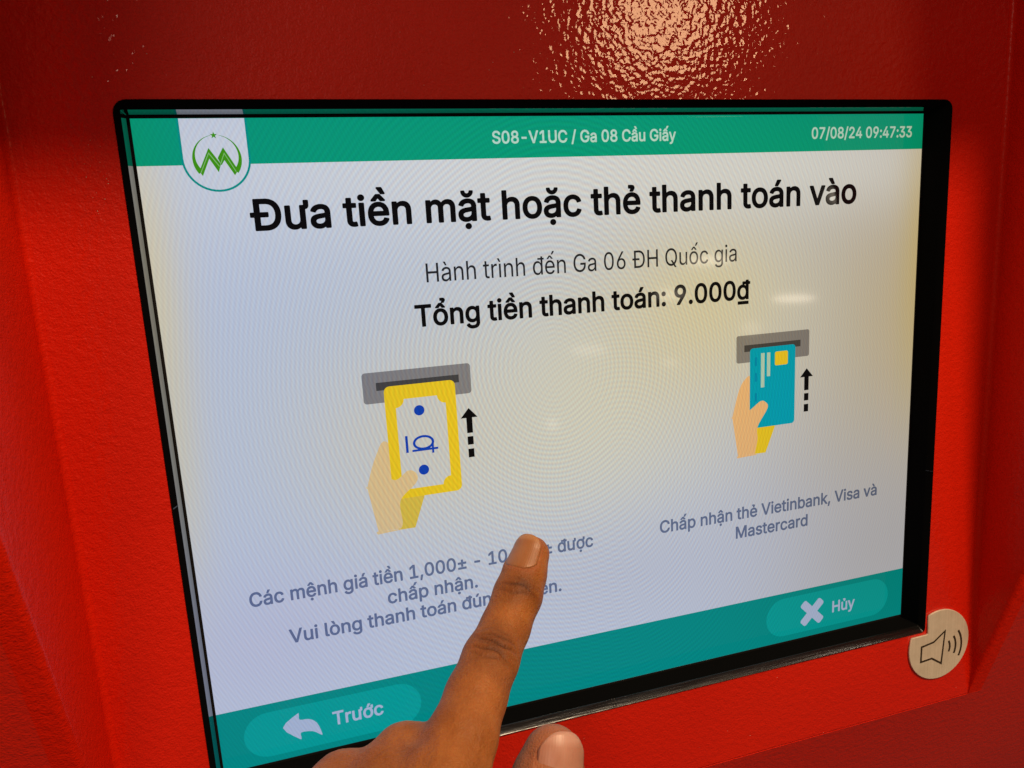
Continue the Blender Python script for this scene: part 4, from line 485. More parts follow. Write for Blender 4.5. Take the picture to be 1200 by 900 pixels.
"ậ":[389,[[15,86,18,71,25,51,33,36,45,21,56,10,71,-1,86,-10,106,-17,131,-23,151,-25,171,-25,191,-23,211,-19,226,-13,241,-5,256,5,259,1,261,-5,266,-13,276,-17,336,-17,346,-14,351,-9,354,1,353,271,349,296,343,316,333,336,321,353,307,366,296,374,266,389,251,394,231,398,196,401,161,399,141,395,121,389,91,375,66,357,54,346,42,331,33,316,26,298,24,291,25,286,28,281,34,276,96,257,106,258,111,260,115,266,121,277,131,290,146,301,161,308,171,311,186,313,206,313,221,311,231,308,246,297,250,291,255,281,257,271,259,256,257,251,256,249,246,246,156,234,111,224,81,214,58,201,46,191,36,181,29,171,22,156,17,141,14,126,13,106],[64,431,66,426,71,421,76,419,141,418,146,419,154,426,186,464,191,466,226,423,231,420,236,418,301,418,306,420,311,423,315,431,316,436,314,446,311,450,231,541,226,544,216,546,161,546,156,546,148,541,68,451,63,441],[111,93,109,106,112,121,114,126,121,132,135,141,151,146,171,150,226,158,256,163,258,161,257,126,251,106,245,96,236,86,226,77,216,71,201,66,186,63,166,63,151,64,136,68,126,73,116,83],[130,-104,131,-114,134,-124,139,-134,148,-144,156,-151,166,-156,176,-160,191,-161,206,-159,216,-156,232,-144,241,-134,246,-124,249,-114,250,-104,246,-84,241,-74,233,-64,226,-58,216,-52,206,-48,191,-47,176,-48,166,-51,156,-57,147,-64,139,-74,134,-84]]],
"ẻ":[404,[[19,152,23,127,30,102,41,77,49,62,63,42,76,27,89,15,109,1,129,-9,144,-15,169,-21,194,-25,219,-25,244,-23,269,-18,289,-11,306,-3,324,8,342,22,356,37,369,57,378,77,382,92,378,102,369,107,304,122,299,121,293,117,283,97,275,87,264,77,255,72,239,66,224,64,204,63,189,65,174,69,159,76,149,83,139,93,129,107,122,122,116,142,115,147,116,152,369,152,379,154,384,159,388,167,388,207,384,247,380,267,373,287,365,307,356,322,337,347,324,359,309,371,280,387,244,398,209,401,174,399,139,390,109,376,84,357,69,342,59,329,40,297,29,270,20,232,17,187],[119,238,117,242,124,262,134,279,146,292,159,301,174,308,189,312,204,313,219,312,234,309,249,302,259,295,269,284,277,272,284,257,288,242,284,238],[132,482,136,477,144,472,180,472,161,432,162,422,169,414,179,412,224,412,229,413,236,417,261,457,269,477,270,497,266,512,259,523,249,532,234,540,219,544,204,546,144,546,136,542,132,537,130,532,130,492]]],
"ề":[404,[[19,152,23,127,30,102,41,77,49,62,63,42,76,27,89,15,109,1,129,-9,144,-15,169,-21,194,-25,219,-25,244,-23,269,-18,289,-11,306,-3,324,8,342,22,356,37,369,57,378,77,382,92,378,102,369,107,304,122,299,121,293,117,283,97,275,87,264,77,255,72,239,66,224,64,204,63,189,65,174,69,159,76,149,83,139,93,129,107,122,122,116,142,115,147,116,152,369,152,379,154,384,159,388,167,388,207,384,247,380,267,373,287,365,307,356,322,337,347,324,359,309,371,280,387,244,398,209,401,174,399,139,390,109,376,84,357,69,342,59,329,40,297,29,270,20,232,17,187],[82,417,87,412,94,409,154,409,164,411,171,417,204,457,209,454,240,417,244,412,249,410,319,409,324,411,329,416,332,422,332,427,330,437,326,442,244,534,234,537,174,537,169,535,164,531,84,440,80,432,80,422],[119,238,117,242,124,262,134,279,146,292,159,301,174,308,189,312,204,313,219,312,234,309,249,302,259,295,269,284,277,272,284,257,288,242,284,238],[189,632,254,538,259,533,269,530,319,530,327,532,333,537,336,547,334,554,287,647,284,652,279,656,269,658,199,657,190,652,187,647,187,637]]],
"ệ":[404,[[19,156,23,131,29,106,37,86,47,66,60,46,74,29,89,15,109,1,129,-9,144,-15,169,-21,194,-25,219,-25,244,-23,264,-19,284,-13,304,-4,324,8,340,21,354,35,368,56,378,76,382,91,379,101,374,105,369,107,304,122,298,121,292,116,282,96,274,86,264,77,254,71,239,66,224,64,204,63,189,65,174,69,161,76,149,83,139,93,130,106,123,121,118,136,115,151,119,152,369,152,379,154,384,159,388,166,388,206,384,246,380,266,374,286,359,317,349,332,338,346,314,367,299,377,284,385,269,391,249,396,214,401,179,400,164,397,139,390,109,376,84,357,60,331,44,306,30,271,20,231,17,191],[78,431,84,422,94,418,159,419,164,421,169,426,204,468,239,424,244,420,249,419,314,418,319,419,327,426,330,436,329,446,325,451,244,542,239,545,234,546,174,546,169,545,162,541,83,451,79,446,78,441],[119,238,117,241,124,262,134,279,145,291,158,301,169,307,184,311,204,313,219,312,234,309,249,302,259,295,269,284,278,271,284,256,288,241,284,238],[149,-124,154,-134,163,-144,179,-156,189,-159,199,-161,214,-161,224,-158,234,-154,244,-147,252,-139,259,-129,262,-119,264,-109,264,-94,261,-84,256,-74,249,-66,239,-57,229,-51,219,-48,204,-47,184,-50,174,-55,164,-62,157,-69,151,-79,147,-89,146,-99,146,-114]]],
"ố":[415,[[19,157,22,132,27,112,34,92,46,67,56,52,69,35,84,20,99,8,129,-9,153,-18,169,-22,194,-25,219,-25,234,-24,259,-19,274,-14,294,-6,309,3,329,18,344,33,356,47,369,67,377,82,385,102,392,127,395,147,398,172,397,217,393,242,388,262,375,297,367,312,354,332,329,358,314,370,299,379,269,392,234,400,194,401,179,400,154,395,139,390,119,381,94,365,69,341,48,312,34,284,23,247,17,202],[83,422,89,413,99,409,164,409,169,411,174,416,209,459,244,415,249,411,254,409,319,409,329,412,333,417,335,422,336,432,334,437,255,527,259,530,309,530,314,532,319,537,386,632,388,642,384,652,379,656,369,658,304,658,294,655,287,647,242,557,238,547,239,542,234,537,179,537,169,533,85,437,83,432],[114,168,113,187,115,212,118,232,124,252,131,267,141,282,150,292,163,302,179,309,194,312,214,313,234,309,249,304,260,297,270,287,282,272,291,252,299,222,302,192,301,162,294,132,284,109,273,92,254,75,244,70,229,66,204,64,179,67,159,77,143,92,129,112,120,137]]],
"ợ":[413,[[19,156,23,131,31,101,42,76,53,56,69,35,89,16,109,1,129,-10,154,-18,179,-23,209,-25,234,-24,259,-19,284,-10,305,1,326,16,349,38,369,67,384,101,389,116,394,141,398,171,398,191,397,216,392,246,389,261,380,286,369,309,359,326,361,331,375,336,389,346,397,356,404,371,406,381,408,396,407,466,404,473,399,478,389,481,334,481,329,480,322,476,318,471,317,466,317,401,314,397,209,401,189,401,169,398,154,395,129,386,109,375,89,361,69,341,54,322,42,301,31,276,23,246,19,221,17,186],[114,167,113,191,115,211,118,231,124,251,130,266,140,281,149,291,164,303,179,309,199,313,219,312,234,309,249,304,261,296,271,286,282,271,293,246,300,221,302,191,300,161,294,133,285,111,272,91,254,75,244,70,229,66,204,64,179,67,159,77,144,91,129,112,119,139],[149,-109,151,-119,155,-129,161,-139,169,-147,179,-154,189,-158,199,-161,214,-161,224,-159,234,-156,244,-150,254,-141,262,-129,266,-119,268,-99,266,-89,262,-79,256,-69,246,-59,234,-52,224,-49,204,-47,184,-51,174,-57,164,-65,157,-74,152,-84,150,-94]]]},"light":{" ":[188,[]],
"0":[453,[[48,208,51,178,58,143,67,113,77,88,88,69,102,48,118,32,138,16,162,3,183,-4,213,-8,238,-8,263,-5,283,0,303,9,325,23,343,39,358,58,368,73,380,98,391,128,396,148,402,178,406,213,407,253,406,293,402,328,398,353,392,378,381,408,368,435,352,458,333,479,321,488,306,498,278,510,253,516,228,517,213,517,187,513,173,509,153,501,128,485,108,466,88,438,72,408,62,378,52,333,47,293,46,253],[113,212,111,253,112,283,115,313,119,338,125,363,132,383,141,403,151,418,164,433,178,444,193,452,208,456,228,457,248,455,268,448,283,439,294,428,306,413,315,398,324,378,335,338,338,313,341,283,341,223,338,193,334,168,328,143,321,123,311,103,303,91,292,78,278,67,263,59,248,54,228,52,208,53,193,57,178,65,163,77,153,88,142,103,133,122,125,143,119,168]]],
"6":[453,[[63,133,70,103,78,83,89,63,104,44,124,25,141,13,161,3,184,-4,214,-8,239,-8,264,-5,289,2,309,11,329,24,349,43,364,62,375,83,385,108,389,133,391,158,389,188,383,213,375,233,364,253,349,272,334,285,314,298,289,308,269,313,244,316,219,315,194,308,189,313,324,509,319,511,254,511,249,507,127,328,108,298,89,263,74,228,65,198,62,168],[129,137,127,158,128,178,133,198,140,213,150,228,164,242,179,252,199,260,219,263,239,263,259,258,274,252,289,242,302,228,312,213,320,193,324,173,325,148,322,128,315,108,304,88,289,73,274,62,254,54,234,51,214,51,194,56,174,65,157,78,144,96,135,113]]],
"G":[520,[[40,213,46,178,54,148,61,128,75,100,93,73,110,54,125,40,149,23,170,12,191,3,220,-4,250,-8,280,-9,310,-6,340,1,360,9,390,25,420,48,430,59,445,78,460,103,472,138,478,168,480,198,480,253,475,258,285,258,281,253,281,203,282,198,285,197,410,196,413,193,412,188,408,158,399,133,384,108,366,88,345,74,320,63,295,57,265,55,235,58,215,64,200,70,185,78,170,89,160,98,145,115,134,133,126,148,118,168,111,193,106,238,107,283,109,303,114,328,122,353,132,373,145,393,160,412,175,425,195,437,215,446,235,451,265,454,290,452,315,446,340,435,360,421,377,403,394,378,405,350,410,347,475,347,475,353,472,368,463,393,455,409,444,428,430,446,415,461,385,484,365,495,347,503,325,510,305,514,265,518,245,517,219,513,200,509,175,500,145,484,125,469,113,458,90,432,75,409,67,393,53,358,43,313,39,273,39,238]]],
"H":[517,[[58,0,60,-2,120,-2,125,-2,127,0,127,225,130,230,135,230,385,230,390,225,390,0,395,-2,455,-2,458,0,459,505,457,510,395,511,392,510,390,505,390,295,385,291,130,291,127,295,126,510,59,510,58,505]]],
"Q":[533,[[40,217,43,192,50,160,60,131,75,102,91,77,105,60,125,41,150,23,175,9,200,0,220,-4,250,-8,280,-8,300,-7,330,-1,355,9,400,-50,465,-50,470,-48,407,37,410,42,431,62,450,88,467,117,482,157,491,197,494,232,495,272,491,312,487,332,479,362,466,392,455,412,440,434,420,457,405,470,385,485,355,500,325,510,285,517,250,517,220,513,190,505,161,492,135,476,110,454,85,423,67,392,55,364,45,327,40,292,38,252],[110,197,106,237,106,272,109,302,117,337,127,362,144,392,160,411,180,428,205,441,235,451,265,454,280,453,300,450,330,441,355,426,375,409,393,387,402,372,412,352,420,327,423,312,428,267,427,222,420,182,410,152,394,122,382,107,370,95,365,93,315,159,310,161,250,161,245,160,244,157,315,62,290,57,265,55,235,58,210,65,195,72,175,85,160,98,145,115,134,132,122,157,115,177]]],
"a":[389,[[30,87,33,72,39,57,46,44,56,31,66,21,81,10,96,2,116,-5,136,-9,161,-11,186,-9,206,-5,226,4,246,16,261,31,271,44,274,42,275,37,275,2,276,0,281,-2,336,-2,339,2,338,272,335,292,329,312,318,332,306,347,286,363,271,371,256,377,221,385,191,386,156,383,126,375,111,369,96,361,71,342,61,330,51,317,41,295,39,292,41,290,101,272,111,289,121,301,131,309,146,318,161,324,176,327,196,329,216,327,231,324,241,319,252,312,261,302,267,292,270,282,273,267,273,252,270,242,266,237,256,233,241,230,161,219,126,213,96,204,71,191,61,184,51,174,41,162,36,152,31,137,29,122,28,107],[96,90,94,112,98,127,106,139,115,147,123,152,141,158,161,164,236,175,256,179,271,184,273,182,273,132,271,117,268,107,260,92,251,79,241,70,226,60,206,52,186,48,161,48,141,51,125,57,111,66,101,77]]],
"c":[396,[[34,157,38,132,44,108,53,87,61,72,71,57,83,42,99,27,114,16,134,5,149,-1,169,-7,194,-10,214,-10,239,-8,259,-3,279,4,294,11,309,21,322,32,334,44,344,57,353,72,362,92,364,103,359,105,304,119,302,117,294,97,284,82,269,67,249,56,224,50,199,49,179,52,159,59,141,72,127,87,115,107,106,132,100,157,98,187,100,217,105,242,117,272,126,287,134,297,154,314,164,319,179,325,199,328,219,327,239,324,256,317,269,309,282,297,293,282,302,262,304,260,359,274,363,277,356,297,342,322,330,337,320,347,294,365,267,377,234,385,214,386,194,386,159,380,135,372,114,361,89,341,73,322,54,292,44,267,36,232,32,202]]],
"g":[425,[[34,160,38,135,45,110,53,90,65,70,79,51,98,35,119,21,139,12,159,6,184,3,214,4,239,8,254,15,274,27,288,40,304,61,309,65,309,-5,307,-30,302,-45,297,-55,289,-66,279,-75,264,-84,254,-88,229,-94,199,-95,174,-92,154,-86,136,-75,119,-60,104,-41,99,-40,53,-65,49,-70,59,-87,74,-105,86,-115,99,-125,124,-138,149,-146,184,-152,219,-152,254,-148,289,-138,315,-125,339,-106,355,-85,367,-60,373,-30,374,-5,374,380,369,381,314,381,312,380,311,325,309,322,288,350,274,362,254,375,229,383,214,386,194,386,164,383,139,376,124,370,109,361,89,345,71,325,59,305,47,280,38,250,33,220,32,190],[99,171,98,195,100,220,104,240,110,260,119,280,129,294,140,305,154,315,169,322,189,327,214,327,234,324,249,319,264,309,279,295,290,280,301,255,308,225,310,190,307,155,301,130,289,105,274,86,259,75,249,70,234,65,219,62,204,61,189,62,174,65,151,75,139,83,129,93,115,115,105,140]]],
"h":[410,[[51,0,53,-2,113,-2,115,0,116,230,118,250,121,265,127,280,133,290,143,301,153,310,163,316,178,322,193,326,208,327,223,326,238,323,253,317,263,311,273,302,281,290,286,280,291,265,294,235,295,0,298,-2,353,-2,358,-2,359,0,359,255,357,275,353,295,343,320,327,345,317,355,303,366,288,374,273,380,253,385,233,386,218,386,198,384,183,379,168,373,153,365,140,355,128,341,118,327,116,330,116,335,116,505,113,511,53,511,51,505]]],
"i":[167,[[41,470,46,460,51,455,61,446,76,441,86,441,96,442,112,450,117,455,124,465,128,480,127,495,118,510,106,520,91,525,81,526,71,524,56,517,46,505,40,490,39,480],[51,0,56,-2,111,-2,115,0,116,375,114,380,111,381,56,381,51,380]]],
"n":[410,[[51,0,53,-2,113,-2,115,0,116,230,118,250,121,265,127,280,133,290,143,301,153,310,163,316,178,322,193,326,208,327,223,326,238,323,253,317,263,311,273,302,281,290,286,280,291,265,294,235,295,0,298,-2,353,-2,358,-2,359,0,359,240,357,275,349,305,338,330,323,350,304,365,283,376,258,384,228,386,198,384,178,378,153,365,135,350,118,327,115,330,114,335,113,381,53,381,51,380]]],
"r":[259,[[51,0,53,-2,113,-2,115,0,116,235,117,250,120,265,126,280,137,295,148,305,165,315,183,321,198,323,218,323,243,321,245,325,245,380,243,386,213,387,198,386,183,383,168,378,153,370,138,358,126,345,118,331,114,335,114,340,113,381,53,381,51,380]]],
"t":[227,[[5,326,57,325,62,324,63,321,63,81,67,61,70,51,77,36,90,21,102,11,117,3,132,-2,147,-5,172,-6,197,-4,212,-1,214,1,214,6,204,51,202,55,172,52,157,53,147,56,139,61,132,71,129,81,128,96,128,321,132,325,204,326,206,331,206,376,203,381,132,381,128,386,128,471,127,473,122,473,67,473,63,471,63,466,63,386,62,382,6,381,4,376]]],
"u":[410,[[52,110,55,95,60,75,68,57,79,40,88,29,103,16,118,7,133,1,158,-5,183,-7,203,-6,227,0,248,9,264,20,280,35,293,54,296,50,296,45,296,0,298,-2,358,-2,359,0,359,380,353,381,298,381,295,380,294,375,294,150,292,130,289,115,283,100,277,90,268,79,258,70,248,64,233,57,218,54,203,52,188,53,173,56,152,65,140,75,132,85,126,95,120,110,117,125,116,145,116,375,115,380,113,381,53,381,51,380,51,140]]],
"à":[389,[[30,87,33,72,39,57,46,44,56,31,66,21,81,10,96,2,116,-5,136,-9,161,-11,186,-9,206,-5,226,4,246,16,261,31,271,44,274,42,275,37,275,2,276,0,281,-2,336,-2,339,2,338,272,335,292,329,312,318,332,306,347,286,363,271,371,256,377,221,385,191,386,156,383,126,375,111,369,96,361,71,342,61,330,51,317,41,295,39,292,41,290,101,272,111,289,121,301,131,309,146,318,161,324,176,327,196,329,216,327,231,324,241,319,252,312,261,302,267,292,270,282,273,267,273,252,270,242,266,237,256,233,241,230,161,219,126,213,96,204,71,191,61,184,51,174,41,162,36,152,31,137,29,122,28,107],[96,90,94,112,98,127,106,139,115,147,123,152,141,158,161,164,236,175,256,179,271,184,273,182,273,132,271,117,268,107,260,92,251,79,241,70,226,60,206,52,186,48,161,48,141,51,125,57,111,66,101,77],[99,527,161,432,166,427,211,427,216,428,216,432,171,528,166,531,106,531,101,531]]],
"ì":[167,[[-8,530,-6,525,59,427,104,427,109,427,111,430,64,530,59,531,-6,531],[51,0,54,-2,114,-2,116,0,116,375,115,380,114,381,54,381,52,380,51,375]]],
"Đ":[513,[[5,230,7,227,12,226,67,226,68,225,69,5,69,0,72,-2,247,-2,268,0,302,6,322,11,347,21,364,30,387,45,409,65,422,80,432,94,445,115,454,135,464,165,468,185,473,215,474,240,474,275,471,310,467,330,459,360,452,380,439,405,422,430,402,452,387,465,367,478,347,489,322,499,307,503,287,507,257,510,72,511,69,505,69,285,67,283,7,282,5,280],[142,59,139,60,138,65,138,220,139,225,142,226,267,226,272,230,272,280,267,283,142,283,138,285,138,445,142,450,247,449,272,447,287,443,317,433,332,425,347,414,357,405,370,390,377,380,388,360,400,325,407,285,408,255,407,230,405,210,400,185,388,150,374,125,357,105,337,88,307,73,282,65,252,60,227,59]]],
"đ":[424,[[34,157,37,132,44,107,54,82,65,62,79,42,94,27,109,15,129,4,159,-6,184,-10,209,-10,234,-6,254,3,274,16,286,27,309,56,311,52,311,2,314,-2,369,-2,374,2,374,7,374,417,379,418,419,418,424,422,424,467,419,469,379,469,374,471,374,507,369,511,314,511,309,507,308,472,304,469,204,469,201,467,200,422,204,418,304,418,307,417,309,412,309,337,308,332,306,327,304,326,284,352,269,365,249,377,229,383,199,386,169,384,139,377,114,364,94,350,77,332,60,307,48,282,40,257,34,222,32,187],[99,168,98,192,100,217,104,242,111,262,119,279,129,294,142,307,154,315,169,322,189,327,209,328,229,325,249,318,264,309,277,297,288,282,300,257,307,227,310,192,307,152,300,122,288,97,274,77,254,61,244,56,229,51,214,49,199,49,174,53,159,59,149,65,139,73,129,84,115,107,104,137]]],
"ế":[404,[[34,157,38,132,44,107,53,87,60,72,70,57,83,42,99,27,114,16,129,7,149,-1,174,-7,194,-9,214,-10,239,-9,259,-5,281,2,299,10,314,19,329,31,339,41,349,53,357,67,366,87,366,92,304,107,297,92,287,77,274,66,259,57,244,52,224,49,204,48,179,52,164,57,146,67,134,77,121,92,112,107,105,127,100,147,99,167,369,167,373,172,372,222,368,252,359,282,344,313,326,337,303,357,289,366,274,373,244,382,209,386,179,385,159,381,144,376,115,362,94,346,72,322,54,292,41,257,35,227,32,187],[99,225,103,247,110,267,122,287,134,301,149,313,164,321,184,326,204,328,224,327,244,321,259,313,273,302,286,287,296,267,303,247,306,227,304,224,299,223,104,223],[95,427,99,424,154,424,159,426,204,480,209,478,254,424,314,424,317,427,315,432,239,518,234,522,179,522,174,520,97,432],[250,547,254,545,299,545,304,547,368,637,370,642,299,643]]],
"ố":[415,[[34,157,42,117,48,97,58,77,67,62,79,46,94,31,109,19,124,10,144,1,159,-4,179,-8,194,-10,219,-10,244,-7,264,-2,279,4,299,15,316,27,328,37,349,64,367,97,377,132,381,157,383,177,383,202,380,227,377,247,371,267,366,282,356,302,339,326,319,347,307,357,289,367,269,376,254,381,219,386,184,385,169,383,149,377,119,364,94,345,73,322,54,292,44,267,36,232,32,202],[99,167,98,192,100,217,104,237,110,257,119,277,130,292,144,307,159,317,179,325,199,328,224,327,244,322,259,315,274,304,289,287,299,272,310,242,316,207,317,172,312,142,303,112,292,92,274,72,254,58,229,50,199,49,174,53,159,59,149,65,139,74,129,84,115,107,104,137],[98,427,99,425,104,424,159,424,164,428,209,482,254,427,259,424,314,424,319,425,321,427,319,432,244,517,239,522,234,522,179,522,100,432],[253,547,259,545,304,545,308,547,371,637,372,642,369,643,304,643,303,642,299,638]]]}}''')
CAP = max(GLYPHS['heavy']['H'][1][0][1::2]) / 1000 - .017
def line(text, x0, x1, z, cap, mat, weight, y=-.12):
    GL = GLYPHS[weight]
    adv = [GL[c][0] / 1000 for c in text]
    first = min(min(s[0::2]) for s in GL[text[0]][1]) / 1000
    last = max(max(s[0::2]) for s in GL[text[-1]][1]) / 1000
    wid = sum(adv[:-1]) + last - first
    sx = (x1 - x0) / wid; sy = cap / CAP; pen = -first; loops = []
    for c, a in zip(text, adv):
        for s in GL[c][1]:
            loops.append([(x0 + (pen + s[i] / 1000) * sx, z + s[i + 1] / 1000 * sy) for i in range(0, len(s), 2)])
        pen += a
    o = flat('lettering', loops, y, mat, display)
    return o
line('S08-V1UC / Ga 08 Cầu Giấy', -27.8, 26.9, 79.35, 3.1, E_LIGHT, 'medium')
line('07/08/24 09:47:33', 73.0, 110.7, 79.2, 3.2, E_LIGHT, 'medium')
line('Đưa tiền mặt hoặc thẻ thanh toán vào', -91.1, 90.1, 59.6, 7.3, E_BLACK, 'bold')
line('Hành trình đến Ga 06 ĐH Quốc gia', -48.3, 46.9, 43.9, 5.0, E_DARK, 'light')
line('Tổng tiền thanh toán: 9.000₫', -52.2, 51.7, 32.3, 5.6, E_BLACK, 'bold')
line('Các mệnh giá tiền 1,000± - 10,000± được', -102.8, -3.2, -39.2, 3.9, E_SLATE, 'medium')
line('chấp nhận.', -66.3, -40.0, -45.5, 3.9, E_SLATE, 'medium')
line('Vui lòng thanh toán đúng số tiền.', -93.8, -14.1, -51.7, 3.9, E_SLATE, 'medium')
line('Chấp nhận thẻ Vietinbank, Visa và', 19.4, 102.3, -38.9, 3.9, E_SLATE, 'medium')
line('Mastercard', 46.7, 74.3, -45.4, 3.9, E_SLATE, 'medium')
line('Hủy', 85.2, 94.6, -79.3, 4.0, E_FOOT, 'heavy')
line('Trước', -84.8, -70.5, -79.2, 4.0, E_FOOT, 'heavy')

# ------------------------------------------------------------------ metal loudspeaker label
def sticker():
    m, nt, b = new_mat('brushed_beige_metal')
    tc = N(nt, 'ShaderNodeTexCoord'); mp = N(nt, 'ShaderNodeMapping'); mp.inputs['Scale'].default_value = (1200, 1200, 60)
    n = N(nt, 'ShaderNodeTexNoise'); n.inputs['Scale'].default_value = 1; n.inputs['Detail'].default_value = 4
    nt.links.new(tc.outputs['Object'], mp.inputs[0]); nt.links.new(mp.outputs[0], n.inputs['Vector'])
    n2 = N(nt, 'ShaderNodeTexNoise'); n2.inputs['Scale'].default_value = 120; n2.inputs['Detail'].default_value = 3
    nt.links.new(tc.outputs['Object'], n2.inputs['Vector'])
    r = N(nt, 'ShaderNodeValToRGB'); r.color_ramp.elements[0].color = (.56, .49, .38, 1); r.color_ramp.elements[1].color = (.74, .66, .54, 1)
    r.color_ramp.elements[0].position = .35; r.color_ramp.elements[1].position = .7
    nt.links.new(math_n(nt, 'ADD', math_n(nt, 'MULTIPLY', n.outputs[0], .4), math_n(nt, 'MULTIPLY', n2.outputs[0], .6)), r.inputs[0]); nt.links.new(r.outputs[0], b.inputs['Base Color'])
    b.inputs['Metallic'].default_value = .15; b.inputs['Roughness'].default_value = .5
    cx, cz, R = 123.0, -94.7, 13.0
    a0 = math.degrees(math.asin((cz + 89.9 - 2 * 89.9 + 89.9 - cz) / R)) if False else None
    out = []
    # clockwise from the notch's upper end round to its left end
    t0 = math.degrees(math.acos((117.9 - cx) / R)); t1 = -180 + math.degrees(math.asin((-90.0 - cz) / R)) * -1
    for i in range(41):
        t = math.radians(t0 + (t1 - t0) * i / 40); out.append((cx + R * math.cos(t), cz + R * math.sin(t)))
    out += [(117.2, -90.0)] + arc(117.2, -89.3, .7, 270, 360, 4)[1:]
    p = flat('speaker_label', [out], FY - .75, m, machine, thick=.35, bevel=.15)
    dk, nt2, b2 = new_mat('engraved_line'); b2.inputs['Base Color'].default_value = (.035, .022, .012, 1); b2.inputs['Roughness'].default_value = .5
    def stroke(pts, w, closed):
        pts = [np.array(q, float) for q in pts]; n = len(pts); A, B = [], []
        for i in range(n):
            a = pts[i - 1] if (i > 0 or closed) else pts[i]; c = pts[(i + 1) % n] if (i < n - 1 or closed) else pts[i]
            d1 = pts[i] - a; d2 = c - pts[i]
            d1 = d1 / (np.linalg.norm(d1) or 1); d2 = d2 / (np.linalg.norm(d2) or 1)
            n1 = np.array([-d1[1], d1[0]]); n2_ = np.array([-d2[1], d2[0]]); mm = n1 + n2_; mm = mm / np.linalg.norm(mm)
            k = w / 2 / max(.5, mm @ (n2_ if i == 0 else n1)); A.append(tuple(pts[i] + mm * k)); B.append(tuple(pts[i] - mm * k))
        return [A, B] if closed else [A + B[::-1]]
    flat('loudspeaker_symbol', stroke([(115.1, -94.0), (120.4, -93.2), (125.2, -89.9), (124.2, -102.2), (119.9, -99.4), (115.1, -99.8)], .62, True), FY - .86, dk, p, thick=.1)
    for r_, h in ((5.0, 2.2), (7.6, 3.5), (10.2, 5.1)):
        c0 = (121.8 + .4, -96.4)
        a = math.degrees(math.asin(h / r_))
        flat('sound_wave', stroke(arc(c0[0] + .8, c0[1] - .1, r_ - .3, a + 4, -a + 4, 12), .72, False), FY - .86, dk, p, thick=.1)
sticker()

